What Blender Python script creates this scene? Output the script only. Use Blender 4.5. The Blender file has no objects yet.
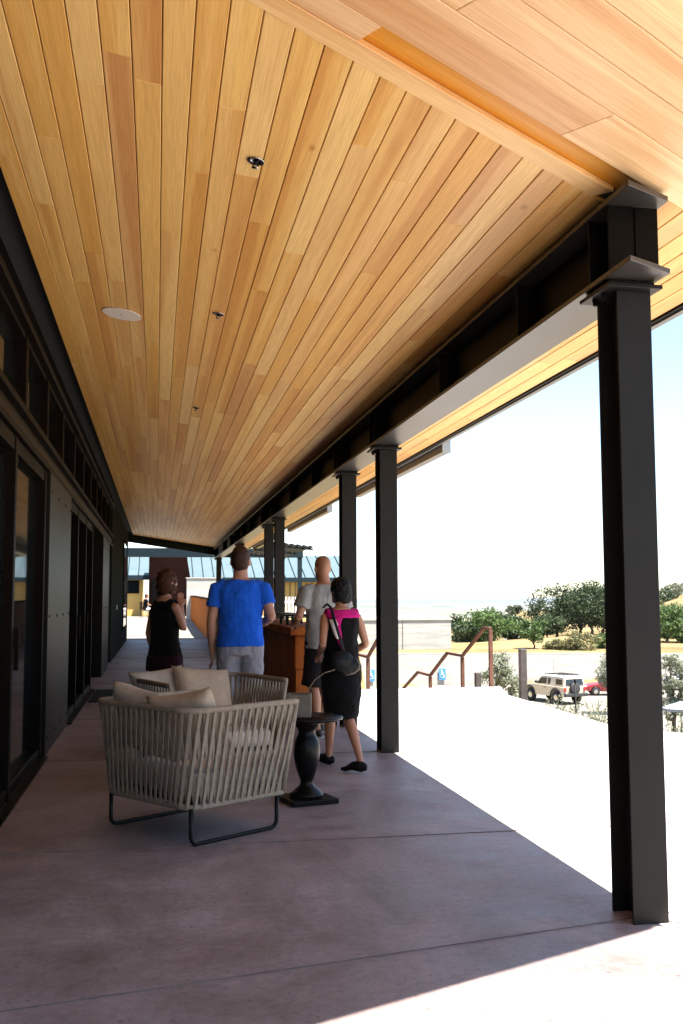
import bpy, bmesh, math, random
from math import sin, cos, pi, radians
from mathutils import Vector, Matrix, noise as mnoise

random.seed(11)
scn = bpy.context.scene
COL = scn.collection

# ------------------------------------------------------------------ materials
def new_mat(name):
    m = bpy.data.materials.new(name); m.use_nodes = True
    nt = m.node_tree
    return m, nt, nt.nodes['Principled BSDF']

def ramp(nt, fac, stops):
    r = nt.nodes.new('ShaderNodeValToRGB')
    el = r.color_ramp.elements
    while len(el) < len(stops): el.new(0.5)
    for e, (p, c) in zip(el, stops):
        e.position = p; e.color = (c[0], c[1], c[2], 1)
    nt.links.new(fac, r.inputs['Fac'])
    return r.outputs['Color']

def coords(nt, scale=(1, 1, 1), kind='Object', island=0.0):
    tc = nt.nodes.new('ShaderNodeTexCoord')
    mp = nt.nodes.new('ShaderNodeMapping')
    mp.inputs['Scale'].default_value = scale
    nt.links.new(tc.outputs[kind], mp.inputs['Vector'])
    if island:
        g = nt.nodes.new('ShaderNodeNewGeometry')
        mu = nt.nodes.new('ShaderNodeMath'); mu.operation = 'MULTIPLY'; mu.inputs[1].default_value = island
        nt.links.new(g.outputs['Random Per Island'], mu.inputs[0])
        cb = nt.nodes.new('ShaderNodeCombineXYZ')
        for k in range(3): nt.links.new(mu.outputs[0], cb.inputs[k])
        nt.links.new(cb.outputs[0], mp.inputs['Location'])
    return mp.outputs['Vector']

def noise(nt, vec, scale, detail=4, rough=0.55, dist=0.0):
    n = nt.nodes.new('ShaderNodeTexNoise')
    n.inputs['Scale'].default_value = scale; n.inputs['Detail'].default_value = detail
    n.inputs['Roughness'].default_value = rough; n.inputs['Distortion'].default_value = dist
    nt.links.new(vec, n.inputs['Vector'])
    return n.outputs['Fac']

def mixc(nt, fac, a, b, mode='MIX'):
    m = nt.nodes.new('ShaderNodeMix'); m.data_type = 'RGBA'; m.blend_type = mode
    for s, v in ((m.inputs[0], fac), (m.inputs[6], a), (m.inputs[7], b)):
        if hasattr(v, 'links'): nt.links.new(v, s)
        elif isinstance(v, (int, float)): s.default_value = v
        else: s.default_value = (v[0], v[1], v[2], 1)
    return m.outputs[2]

def bump(nt, bs, h, strength=0.3, dist=0.01):
    b = nt.nodes.new('ShaderNodeBump')
    b.inputs['Strength'].default_value = strength; b.inputs['Distance'].default_value = dist
    nt.links.new(h, b.inputs['Height']); nt.links.new(b.outputs['Normal'], bs.inputs['Normal'])

def plain(name, col, rough=0.6, metal=0.0, var=0.12, scale=6.0, spec=0.5, bmp=0.0, bscale=60.0):
    """base colour with a little procedural variation"""
    m, nt, bs = new_mat(name)
    v = coords(nt)
    f = noise(nt, v, scale, 5)
    lo = [c * (1 - var) for c in col]; hi = [min(1, c * (1 + var)) for c in col]
    nt.links.new(ramp(nt, f, [(0.3, lo), (0.7, hi)]), bs.inputs['Base Color'])
    bs.inputs['Roughness'].default_value = rough; bs.inputs['Metallic'].default_value = metal
    bs.inputs['Specular IOR Level'].default_value = spec
    if bmp: bump(nt, bs, noise(nt, v, bscale, 4), bmp, 0.004)
    return m

def wood_boards(name, cols, rough=0.45):
    """boards running along local Y; every board (mesh island) gets its own tone and figure"""
    m, nt, bs = new_mat(name)
    g = nt.nodes.new('ShaderNodeNewGeometry')
    tone = ramp(nt, g.outputs['Random Per Island'], [(i / (len(cols) - 1), c) for i, c in enumerate(cols)])
    v = coords(nt, (1, 0.055, 0.02), island=37.0)
    band = noise(nt, v, 22, 3, 0.5, 0.6)
    # broad heartwood and sapwood bands with soft edges
    vb = coords(nt, (1, 0.018, 0.004), island=61.0)
    wide = noise(nt, vb, 6.5, 2, 0.45, 0.3)
    heart = mixc(nt, 1.0, tone, (0.85, 0.73, 0.64), 'MULTIPLY')
    sap = mixc(nt, 0.55, tone, (min(0.90, cols[0][0] + 0.16), min(0.70, cols[0][1] + 0.22), min(0.42, cols[0][2] + 0.13)))
    c1 = mixc(nt, ramp(nt, wide, [(0.40, (0, 0, 0)), (0.47, (1, 1, 1))]), heart, tone)
    c1 = mixc(nt, ramp(nt, wide, [(0.55, (0, 0, 0)), (0.60, (1, 1, 1))]), c1, sap)
    c0 = mixc(nt, ramp(nt, band, [(0.35, (0, 0, 0)), (0.7, (1, 1, 1))]), c1, (0.45, 0.21, 0.06), 'MIX')
    c1 = mixc(nt, 0.16, c1, c0)
    v2 = coords(nt, (1, 0.02, 0.01), island=11.0)
    fine = noise(nt, v2, 190, 2, 0.6)
    c2 = mixc(nt, ramp(nt, fine, [(0.3, (0.80, 0.74, 0.68)), (0.62, (1, 1, 1))]), c1, c1)
    mul = mixc(nt, 1.0, c1, ramp(nt, fine, [(0.32, (0.86, 0.81, 0.74)), (0.60, (1.02, 1.02, 1.02))]), 'MULTIPLY')
    # cathedral figure on some boards
    v3 = coords(nt, (1, 0.20, 0.03), island=53.0)
    w = nt.nodes.new('ShaderNodeTexWave'); w.bands_direction = 'X'
    w.inputs['Scale'].default_value = 7; w.inputs['Distortion'].default_value = 7
    w.inputs['Detail'].default_value = 1.2; w.inputs['Detail Scale'].default_value = 2.2
    nt.links.new(v3, w.inputs['Vector'])
    r2 = nt.nodes.new('ShaderNodeMath'); r2.operation = 'MULTIPLY'; r2.inputs[1].default_value = 7.31
    nt.links.new(g.outputs['Random Per Island'], r2.inputs[0])
    r3 = nt.nodes.new('ShaderNodeMath'); r3.operation = 'FRACT'; nt.links.new(r2.outputs[0], r3.inputs[0])
    amt = nt.nodes.new('ShaderNodeMapRange'); amt.inputs['From Min'].default_value = 0.86
    amt.inputs['From Max'].default_value = 1.0; amt.inputs['To Max'].default_value = 0.95
    nt.links.new(r3.outputs[0], amt.inputs['Value'])
    wc = mixc(nt, 1.0, mul, ramp(nt, w.outputs['Fac'], [(0.30, (1.04, 1.04, 1.04)), (0.5, (0.70, 0.54, 0.40)), (0.70, (1.04, 1.04, 1.04))]), 'MULTIPLY')
    out = mixc(nt, amt.outputs[0], mul, wc)
    # a few small knots
    vk = coords(nt, (1, 0.45, 0.02), island=17.0)
    kn = nt.nodes.new('ShaderNodeTexVoronoi'); kn.inputs['Scale'].default_value = 2.3; nt.links.new(vk, kn.inputs['Vector'])
    out = mixc(nt, 1.0, out, ramp(nt, kn.outputs['Distance'], [(0.012, (0.25, 0.16, 0.10)), (0.022, (0.72, 0.60, 0.48)), (0.05, (1, 1, 1))]), 'MULTIPLY')
    nt.links.new(out, bs.inputs['Base Color'])
    bs.inputs['Roughness'].default_value = rough
    bs.inputs['Specular IOR Level'].default_value = 0.35
    bump(nt, bs, fine, 0.12, 0.002)
    return m

M = {}
cedar = [(0.72, 0.385, 0.090), (0.80, 0.475, 0.125), (0.74, 0.405, 0.10), (0.86, 0.56, 0.175),
         (0.76, 0.43, 0.11), (0.70, 0.40, 0.145), (0.87, 0.59, 0.22), (0.73, 0.39, 0.085), (0.82, 0.51, 0.185), (0.75, 0.41, 0.11)]
M['cedar'] = wood_boards('cedar_boards', cedar)
M['cedar_light'] = wood_boards('cedar_boards_pale', [(0.72, 0.47, 0.23), (0.80, 0.55, 0.28), (0.70, 0.44, 0.22), (0.84, 0.60, 0.32)])
M['cedar_trim'] = wood_boards('cedar_trim', [(0.80, 0.53, 0.22), (0.82, 0.55, 0.24)])
M['cedar_shaded'] = wood_boards('cedar_recess_shaded', [(0.62, 0.255, 0.014), (0.65, 0.275, 0.018)])  # amber tone carries the dimmer light inside the recess

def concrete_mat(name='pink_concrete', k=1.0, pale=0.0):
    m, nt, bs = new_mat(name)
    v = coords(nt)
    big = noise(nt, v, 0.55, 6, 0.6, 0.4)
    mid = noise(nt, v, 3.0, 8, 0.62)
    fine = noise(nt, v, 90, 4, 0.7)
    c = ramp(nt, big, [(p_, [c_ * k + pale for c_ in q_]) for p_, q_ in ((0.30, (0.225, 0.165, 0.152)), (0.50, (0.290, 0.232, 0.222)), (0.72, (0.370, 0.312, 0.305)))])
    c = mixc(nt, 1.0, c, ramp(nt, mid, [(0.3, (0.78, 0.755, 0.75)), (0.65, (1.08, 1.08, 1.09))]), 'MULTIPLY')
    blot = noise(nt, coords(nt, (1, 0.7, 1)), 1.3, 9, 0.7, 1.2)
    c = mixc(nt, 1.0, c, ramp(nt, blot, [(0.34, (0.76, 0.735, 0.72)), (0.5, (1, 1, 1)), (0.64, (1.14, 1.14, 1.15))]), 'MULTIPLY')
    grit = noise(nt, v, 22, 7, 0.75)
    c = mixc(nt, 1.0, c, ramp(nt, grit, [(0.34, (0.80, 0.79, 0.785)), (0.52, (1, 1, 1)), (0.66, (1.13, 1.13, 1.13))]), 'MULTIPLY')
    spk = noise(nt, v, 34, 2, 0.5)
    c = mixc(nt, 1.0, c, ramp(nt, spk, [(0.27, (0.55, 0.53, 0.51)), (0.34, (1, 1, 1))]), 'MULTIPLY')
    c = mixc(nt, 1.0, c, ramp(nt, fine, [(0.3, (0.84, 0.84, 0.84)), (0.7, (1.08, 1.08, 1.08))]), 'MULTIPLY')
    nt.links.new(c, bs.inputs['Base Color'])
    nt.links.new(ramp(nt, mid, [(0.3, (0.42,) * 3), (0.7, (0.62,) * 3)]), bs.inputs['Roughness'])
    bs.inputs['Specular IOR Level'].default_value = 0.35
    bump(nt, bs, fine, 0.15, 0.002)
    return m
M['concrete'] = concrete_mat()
M['concrete_sunlit'] = concrete_mat('sunlit_slab_concrete', 0.6, 0.42)  # one slab: sunlit side painted paler, shaded porch side darker
M['joint'] = plain('joint_dark', (0.150, 0.116, 0.108), 0.9, 0, 0.35, 4)
M['steel'] = plain('black_steel_paint', (0.003, 0.0027, 0.0025), 0.5, 0.0, 0.2, 3.0, 0.08, 0.06, 140)
M['steel_flange'] = plain('black_steel_flange', (0.0125, 0.0108, 0.0090), 0.40, 0.0, 0.2, 2.0, 0.13, 0.05, 140)
M['steel_bounce_lit'] = plain('satin_flange_bounce_lit', (0.030, 0.027, 0.023), 0.34, 0.0, 0.3, 2.0, 0.55, 0.05, 140)  # satin finish, base also lightened for light bounced off the patio
M['gutter'] = plain('grey_gutter', (0.16, 0.16, 0.155), 0.4, 0.3, 0.1)
M['backing'] = plain('soffit_backing', (0.34, 0.17, 0.055), 0.8, 0, 0.1, 5, 0.2)
M['darkcore'] = plain('dark_deck', (0.02, 0.016, 0.012), 0.9)
M['roof_top'] = plain('metal_roof', (0.085, 0.122, 0.132), 0.5, 0.0, 0.08, 1, 0.3)
M['bronze'] = plain('bronze_frame', (0.007, 0.0045, 0.003), 0.5, 0.0, 0.15, 6, 0.04)
M['clad'] = plain('steel_cladding', (0.010, 0.0075, 0.006), 0.42, 0.0, 0.2, 1.3, 0.09)
M['clad_dark'] = plain('dark_cladding', (0.003, 0.0026, 0.0024), 0.9, 0.0, 0.2, 6, 0.03)
M['plaster'] = plain('grey_green_plaster', (0.018, 0.020, 0.015), 0.95, 0, 0.18, 2.0, 0.03, 0.2, 40)
def glass_mat():
    m, nt, bs = new_mat('dark_glazing')
    bs.inputs['Base Color'].default_value = (0.006, 0.009, 0.010, 1)
    bs.inputs['Roughness'].default_value = 0.04
    bs.inputs['Specular IOR Level'].default_value = 0.12
    v = coords(nt); bump(nt, bs, noise(nt, v, 0.9, 1), 0.02, 0.02)
    return m
M['glass'] = glass_mat()
M['white'] = plain('white_paint', (0.78, 0.77, 0.74), 0.5, 0, 0.03)
M['grille'] = plain('cream_grille', (0.66, 0.58, 0.47), 0.7, 0, 0.03, 300, 0.2)
M['chrome'] = plain('chrome', (0.55, 0.52, 0.47), 0.18, 1.0, 0.05)
M['mat_rubber'] = plain('door_mat', (0.012, 0.011, 0.011), 0.9, 0, 0.3, 40, 0.2, 0.5, 200)
M['cord'] = plain('taupe_cord', (0.255, 0.208, 0.155), 0.85, 0, 0.16, 30, 0.2, 0.5, 300)
M['cord_dark'] = plain('taupe_cord_dark', (0.21, 0.17, 0.125), 0.85, 0, 0.16, 30, 0.2, 0.5, 300)
M['frame_black'] = plain('chair_frame', (0.005, 0.0055, 0.006), 0.45, 0.0, 0.15, 6, 0.15)
M['table_black'] = plain('table_black', (0.0045, 0.0038, 0.0038), 0.32, 0.0, 0.3, 8, 0.14)
M['greywood'] = plain('weathered_box', (0.115, 0.098, 0.076), 0.8, 0, 0.25, 14)
M['reed'] = plain('pale_reed', (0.22, 0.16, 0.12), 0.6)
def corten_mat():
    m, nt, bs = new_mat('corten_steel')
    v = coords(nt, (1, 1, 0.45))
    a = noise(nt, v, 3.5, 7, 0.65, 0.5); b = noise(nt, v, 26, 5, 0.7)
    c = ramp(nt, a, [(0.3, (0.15, 0.038, 0.008)), (0.55, (0.30, 0.082, 0.014)), (0.75, (0.40, 0.135, 0.030))])
    c = mixc(nt, 1.0, c, ramp(nt, b, [(0.3, (0.75, 0.72, 0.7)), (0.7, (1.08, 1.05, 1.0))]), 'MULTIPLY')
    nt.links.new(c, bs.inputs['Base Color']); bs.inputs['Roughness'].default_value = 0.62
    bs.inputs['Specular IOR Level'].default_value = 0.12; bump(nt, bs, b, 0.15, 0.004)
    return m
M['corten'] = corten_mat()
M['corten_bright'] = plain('orange_corten', (0.33, 0.088, 0.010), 0.8, 0, 0.18, 1.5, 0.05)
M['corten_dark'] = plain('corten_dark', (0.009, 0.0035, 0.0028), 0.9, 0, 0.3, 2.0, 0.03)
M['rail'] = plain('rusty_rail', (0.125, 0.060, 0.040), 0.7, 0.0, 0.25, 8, 0.15)
M['greypost'] = plain('weathered_post', (0.06, 0.048, 0.042), 0.8, 0, 0.3, 10)
M['yellow'] = plain('ochre_wall', (0.50, 0.31, 0.085), 0.8, 0, 0.1, 1.0)
M['yellow_dark'] = plain('ochre_batten', (0.20, 0.12, 0.04), 0.8, 0, 0.1, 1.0)
M['bluesteel'] = plain('blue_grey_steel', (0.010, 0.020, 0.026), 0.6, 0.0, 0.15, 6, 0.15)
def wallconc(name, col, band=0.35):
    m, nt, bs = new_mat(name)
    v = coords(nt, (0.25, 0.25, 3.0)); v2 = coords(nt)
    a = noise(nt, v, 1.4, 4, 0.6); b = noise(nt, v2, 0.5, 6, 0.6)
    c = ramp(nt, a, [(0.35, [x * 0.82 for x in col]), (0.6, [x * 1.05 for x in col])])
    c = mixc(nt, 1.0, c, ramp(nt, b, [(0.3, (0.86, 0.86, 0.86)), (0.7, (1.04, 1.03, 1.0))]), 'MULTIPLY')
    nt.links.new(c, bs.inputs['Base Color']); bs.inputs['Roughness'].default_value = 0.9
    bump(nt, bs, a, 0.4, 0.05)
    return m
M['wall_conc'] = wallconc('board_formed_concrete', (0.41, 0.39, 0.355))
M['bldg_conc'] = wallconc('pale_block_concrete', (0.36, 0.355, 0.335))
M['stone'] = wallconc('pale_limestone', (0.40, 0.385, 0.355))
M['gravel'] = plain('parking_gravel', (0.205, 0.186, 0.155), 0.95, 0, 0.14, 0.4, 0.2, 0.4, 8)
M['dirt'] = plain('dirt_road', (0.20, 0.175, 0.145), 0.95, 0, 0.12, 0.3)

def leaf_mat(name, lo, hi):
    m, nt, bs = new_mat(name)
    g = nt.nodes.new('ShaderNodeNewGeometry')
    c = ramp(nt, g.outputs['Random Per Island'], [(0, lo), (0.6, [(a + b) / 2 for a, b in zip(lo, hi)]), (1, hi)])
    nt.links.new(c, bs.inputs['Base Color']); bs.inputs['Roughness'].default_value = 0.6
    bs.inputs['Specular IOR Level'].default_value = 0.25
    tr = nt.nodes.new('ShaderNodeBsdfTranslucent'); nt.links.new(c, tr.inputs['Color'])
    mx = nt.nodes.new('ShaderNodeMixShader'); mx.inputs[0].default_value = 0.25
    nt.links.new(bs.outputs[0], mx.inputs[1]); nt.links.new(tr.outputs[0], mx.inputs[2])
    nt.links.new(mx.outputs[0], nt.nodes['Material Output'].inputs['Surface'])
    return m
M['leaf_oak'] = leaf_mat('oak_leaves', (0.020, 0.034, 0.014), (0.058, 0.082, 0.030))
M['leaf_mid'] = leaf_mat('green_leaves', (0.035, 0.070, 0.018), (0.100, 0.150, 0.040))
M['leaf_olive'] = leaf_mat('olive_leaves', (0.120, 0.136, 0.088), (0.235, 0.255, 0.175))
M['leaf_dry'] = leaf_mat('dry_brush', (0.10, 0.105, 0.045), (0.22, 0.20, 0.09))
M['bark'] = plain('bark', (0.07, 0.05, 0.035), 0.9, 0, 0.3, 5)

def ground_mat():
    m, nt, bs = new_mat('dry_grass_ground')
    g = nt.nodes.new('ShaderNodeNewGeometry')
    ln = nt.nodes.new('ShaderNodeVectorMath'); ln.operation = 'LENGTH'
    nt.links.new(g.outputs['Position'], ln.inputs[0])
    far = nt.nodes.new('ShaderNodeMapRange'); far.inputs['From Min'].default_value = 900
    far.inputs['From Max'].default_value = 2500; nt.links.new(ln.outputs['Value'], far.inputs['Value'])
    v = coords(nt)
    a = noise(nt, v, 0.06, 8, 0.62); b = noise(nt, v, 1.5, 6, 0.7)
    near = ramp(nt, a, [(0.33, (0.145, 0.103, 0.046)), (0.5, (0.215, 0.162, 0.077)), (0.66, (0.28, 0.225, 0.122))])
    near = mixc(nt, 1.0, near, ramp(nt, b, [(0.3, (0.74, 0.72, 0.66)), (0.65, (1.05, 1.05, 1.03))]), 'MULTIPLY')
    vo = nt.nodes.new('ShaderNodeTexVoronoi'); vo.inputs['Scale'].default_value = 0.0016
    nt.links.new(v, vo.inputs['Vector'])
    sp = nt.nodes.new('ShaderNodeSeparateColor'); nt.links.new(vo.outputs['Color'], sp.inputs[0])
    fields = ramp(nt, sp.outputs[0], [(0, (0.06, 0.09, 0.05)), (0.35, (0.20, 0.18, 0.10)), (0.6, (0.10, 0.12, 0.07)), (0.85, (0.42, 0.40, 0.36)), (1, (0.30, 0.26, 0.18))])
    nt.links.new(mixc(nt, far.outputs[0], near, fields), bs.inputs['Base Color'])
    bs.inputs['Roughness'].default_value = 0.95; bs.inputs['Specular IOR Level'].default_value = 0.1
    bump(nt, bs, b, 0.5, 0.1)
    return m
M['ground'] = ground_mat()
def cloth(name, col, folds=0.42, spec=0.06):
    """woven cloth: weave, uneven dye and hanging folds as relief"""
    m, nt, bs = new_mat(name)
    v = coords(nt, (1, 1, 0.38)); v2 = coords(nt)
    a = noise(nt, v, 6.0, 2, 0.45, 0.9); b = noise(nt, v2, 240, 2, 0.6)
    d = noise(nt, v2, 5.0, 5, 0.6)
    c = ramp(nt, d, [(0.3, [x * 0.86 for x in col]), (0.7, [min(1, x * 1.14) for x in col])])
    c = mixc(nt, 1.0, c, ramp(nt, b, [(0.3, (0.86, 0.86, 0.86)), (0.7, (1.08, 1.08, 1.08))]), 'MULTIPLY')
    nt.links.new(c, bs.inputs['Base Color']); bs.inputs['Roughness'].default_value = 0.92
    bs.inputs['Specular IOR Level'].default_value = spec
    bs.inputs['Sheen Weight'].default_value = 0.05
    bump(nt, bs, a, folds, 0.05)
    return m
def hairmat(name, col):
    m, nt, bs = new_mat(name)
    v = coords(nt, (1, 1, 0.12)); a = noise(nt, v, 120, 3, 0.6, 0.8); b = noise(nt, v, 24, 3, 0.6, 1.0)
    c = ramp(nt, a, [(0.3, [x * 0.45 for x in col]), (0.6, col), (0.75, [min(1, x * 1.4) for x in col])])
    nt.links.new(c, bs.inputs['Base Color']); bs.inputs['Roughness'].default_value = 0.5
    bs.inputs['Specular IOR Level'].default_value = 0.2
    mx = nt.nodes.new('ShaderNodeMath'); mx.operation = 'ADD'; nt.links.new(a, mx.inputs[0]); nt.links.new(b, mx.inputs[1])
    bump(nt, bs, mx.outputs[0], 0.8, 0.012)
    return m
M['pillow'] = cloth('pillow_fabric', (0.448, 0.388, 0.32), 0.35)
M['pillow_tan'] = cloth('pillow_tan', (0.416, 0.324, 0.236), 0.35)
M['cushion'] = cloth('cushion_fabric', (0.46, 0.405, 0.335), 0.35)
M['skin'] = plain('skin_light', (0.40, 0.195, 0.125), 0.55, 0, 0.08, 14)
M['skin_tan'] = plain('skin_tan', (0.32, 0.145, 0.080), 0.55, 0, 0.08, 14)
M['hair_dark'] = hairmat('hair_black', (0.003, 0.0024, 0.0022))
M['hair_brown'] = hairmat('hair_brown', (0.045, 0.018, 0.008))
M['hair_auburn'] = hairmat('hair_auburn', (0.070, 0.022, 0.008))
M['blue_shirt'] = cloth('royal_blue_cotton', (0.012, 0.095, 0.56))
M['grey_shirt'] = cloth('grey_cotton', (0.255, 0.255, 0.24))
M['grey_shorts'] = cloth('light_grey_cotton', (0.24, 0.245, 0.29))
M['black_cloth'] = cloth('black_cotton', (0.004, 0.0037, 0.004))
M['charcoal'] = cloth('charcoal_cotton', (0.011, 0.010, 0.011))
M['magenta'] = cloth('magenta_cotton', (0.42, 0.010, 0.14))
M['plum_sheen'] = cloth('plum_sheen_cotton', (0.018, 0.004, 0.008))
M['leather'] = plain('black_leather', (0.004, 0.004, 0.0045), 0.5, 0, 0.2, 10, 0.12)
M['shoe'] = plain('dark_shoe', (0.03, 0.027, 0.026), 0.6)
M['sole'] = plain('shoe_sole', (0.30, 0.29, 0.27), 0.8)
M['eye'] = plain('eye_dark', (0.02, 0.015, 0.012), 0.2)
M['tan_paint'] = plain('tan_car_paint', (0.54, 0.46, 0.345), 0.3, 0.0, 0.04, 2, 0.6)
M['white_paint'] = plain('white_car_paint', (0.70, 0.69, 0.66), 0.3, 0, 0.03, 2, 0.6)
M['red_paint'] = plain('red_car_paint', (0.26, 0.018, 0.022), 0.28, 0, 0.05, 2, 0.6)
M['silver_paint'] = plain('silver_car_paint', (0.50, 0.50, 0.50), 0.3, 0.2, 0.03, 2, 0.6)
M['tyre'] = plain('tyre_rubber', (0.014, 0.014, 0.014), 0.8)
M['carglass'] = plain('car_glass', (0.012, 0.016, 0.018), 0.06)
M['plastic'] = plain('black_plastic', (0.022, 0.022, 0.023), 0.6)
M['taillight'] = plain('tail_light_red', (0.40, 0.02, 0.015), 0.3)
M['lamp_clear'] = plain('lamp_clear', (0.6, 0.6, 0.58), 0.2)
M['sign_blue'] = plain('sign_blue', (0.05, 0.22, 0.62), 0.5, 0, 0.03)
M['canvas'] = plain('pale_blue_canvas', (0.20, 0.24, 0.29), 0.85, 0, 0.05)
M['tableblue'] = plain('blue_tabletop', (0.10, 0.20, 0.30), 0.6)

# ------------------------------------------------------------------ mesh helpers
def link(o, parent=None):
    COL.objects.link(o)
    if parent is not None: o.parent = parent
    return o

def to_obj(name, bm, mat, parent=None, smooth=False, bevel=0.0, seg=2, angle=35):
    me = bpy.data.meshes.new(name)
    bmesh.ops.recalc_face_normals(bm, faces=bm.faces)
    bm.to_mesh(me); bm.free()
    for mm in (mat if isinstance(mat, (list, tuple)) else [mat]): me.materials.append(mm)
    if smooth:
        for p in me.polygons: p.use_smooth = True
    o = bpy.data.objects.new(name, me)
    link(o, parent)
    if bevel:
        md = o.modifiers.new('edge', 'BEVEL'); md.width = bevel; md.segments = seg
        md.limit_method = 'ANGLE'; md.angle_limit = radians(angle)
        if smooth is False:
            md.harden_normals = False
    return o

def thing(name, label, cat, loc=(0, 0, 0), rz=0.0, group=None):
    o = bpy.data.objects.new(name, None); COL.objects.link(o)
    o.empty_display_size = 0.2
    o.location = loc; o.rotation_euler = (0, 0, rz)
    o['label'] = label; o['category'] = cat
    if group: o['group'] = group
    return o

def tag(o, label, cat, group=None):
    o['label'] = label; o['category'] = cat
    if group: o['group'] = group
    return o

def structure(o):
    o['kind'] = 'structure'; return o

def copy_tree(o, parent=None):
    c = o.copy(); COL.objects.link(c)
    if parent is not None: c.parent = parent
    for ch in list(o.children): copy_tree(ch, c)
    return c

def box(bm, x0, x1, y0, y1, z0, z1, mi=0):
    vs = [bm.verts.new(p) for p in ((x0, y0, z0), (x1, y0, z0), (x1, y1, z0), (x0, y1, z0), (x0, y0, z1), (x1, y0, z1), (x1, y1, z1), (x0, y1, z1))]
    for f in ((3, 2, 1, 0), (4, 5, 6, 7), (0, 1, 5, 4), (1, 2, 6, 5), (2, 3, 7, 6), (3, 0, 4, 7)):
        bm.faces.new([vs[i] for i in f]).material_index = mi
    return vs

def prism(bm, pts, z0, z1):
    """pts: plan polygon; z0/z1 numbers or functions of (x, y)"""
    f0 = z0 if callable(z0) else (lambda x, y: z0)
    f1 = z1 if callable(z1) else (lambda x, y: z1)
    lo = [bm.verts.new((x, y, f0(x, y))) for x, y in pts]
    hi = [bm.verts.new((x, y, f1(x, y))) for x, y in pts]
    n = len(pts)
    bm.faces.new(lo[::-1]); bm.faces.new(hi)
    for i in range(n): bm.faces.new((lo[i], lo[(i + 1) % n], hi[(i + 1) % n], hi[i]))

def beam_between(bm, a, b, w, h, up=(0, 0, 1)):
    a = Vector(a); b = Vector(b); d = (b - a).normalized(); up = Vector(up)
    s = d.cross(up)
    if s.length < 1e-4: s = d.cross(Vector((1, 0, 0)))
    s.normalize(); u = s.cross(d).normalized()
    vs = []
    for p in (a, b):
        for i, j in ((-1, -1), (1, -1), (1, 1), (-1, 1)): vs.append(bm.verts.new(p + s * (w / 2 * i) + u * (h / 2 * j)))
    for f in ((3, 2, 1, 0), (4, 5, 6, 7), (0, 1, 5, 4), (1, 2, 6, 5), (2, 3, 7, 6), (3, 0, 4, 7)):
        bm.faces.new([vs[i] for i in f])

def tube(bm, pts, r, n=8, closed=False, cap=True):
    pts = [Vector(p) for p in pts]; k = len(pts)
    rs = r if isinstance(r, (list, tuple)) else [r] * k
    rings = []; prev = None
    for i, p in enumerate(pts):
        if closed: t = (pts[(i + 1) % k] - pts[i - 1])
        else: t = pts[min(i + 1, k - 1)] - pts[max(i - 1, 0)]
        t.normalize()
        if prev is None:
            a = t.cross(Vector((0, 0, 1)))
            if a.length < 0.05: a = t.cross(Vector((1, 0, 0)))
        else:
            a = prev - t * prev.dot(t)
        a.normalize(); prev = a; b = t.cross(a)
        rr = rs[i] if isinstance(rs[i], (tuple, list)) else (rs[i], rs[i])
        rings.append([bm.verts.new(p + a * (rr[0] * cos(2 * pi * j / n)) + b * (rr[1] * sin(2 * pi * j / n))) for j in range(n)])
    for i in range(k if closed else k - 1):
        A, B = rings[i], rings[(i + 1) % k]
        for j in range(n): bm.faces.new((A[j], A[(j + 1) % n], B[(j + 1) % n], B[j]))
    if cap and not closed:
        bm.faces.new(rings[0][::-1]); bm.faces.new(rings[-1])

def loft(bm, rings, n=20):
    """rings: (centre, half-width vector, half-depth vector)"""
    R = []
    for c, u, v in rings:
        c = Vector(c); u = Vector(u); v = Vector(v)
        R.append([bm.verts.new(c + u * cos(2 * pi * j / n) + v * sin(2 * pi * j / n)) for j in range(n)])
    for A, B in zip(R[:-1], R[1:]):
        for j in range(n): bm.faces.new((A[j], A[(j + 1) % n], B[(j + 1) % n], B[j]))
    bm.faces.new(R[0][::-1]); bm.faces.new(R[-1])

def lathe(bm, prof, n=32, c=(0, 0, 0)):
    R = []
    for r, z in prof:
        R.append([bm.verts.new((c[0] + r * cos(2 * pi * j / n), c[1] + r * sin(2 * pi * j / n), c[2] + z)) for j in range(n)])
    for A, B in zip(R[:-1], R[1:]):
        for j in range(n): bm.faces.new((A[j], A[(j + 1) % n], B[(j + 1) % n], B[j]))
    bm.faces.new(R[0][::-1]); bm.faces.new(R[-1])

def ellipsoid(bm, c, r, n=16, m=10):
    c = Vector(c); rings = []
    for i in range(1, m):
        a = pi * i / m
        rings.append((c + Vector((0, 0, -r[2] * cos(a))), (r[0] * sin(a), 0, 0), (0, r[1] * sin(a), 0)))
    loft(bm, rings, n)

def bake(o):
    """apply the modifiers of o"""
    dg = bpy.context.evaluated_depsgraph_get(); dg.update()
    me = bpy.data.meshes.new_from_object(o.evaluated_get(dg), depsgraph=dg)
    old = o.data
    mats = [m for m in old.materials]
    o.modifiers.clear(); o.data = me
    if not me.materials:
        for m in mats: me.materials.append(m)
    for p in me.polygons: p.use_smooth = True
    me.name = o.name
    bpy.data.meshes.remove(old)
    return o

TEX = {}
def cloud_tex(size):
    if size not in TEX:
        t = bpy.data.textures.new('cloud', 'CLOUDS'); t.noise_scale = size; t.noise_depth = 2
        TEX[size] = t
    return TEX[size]

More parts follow.
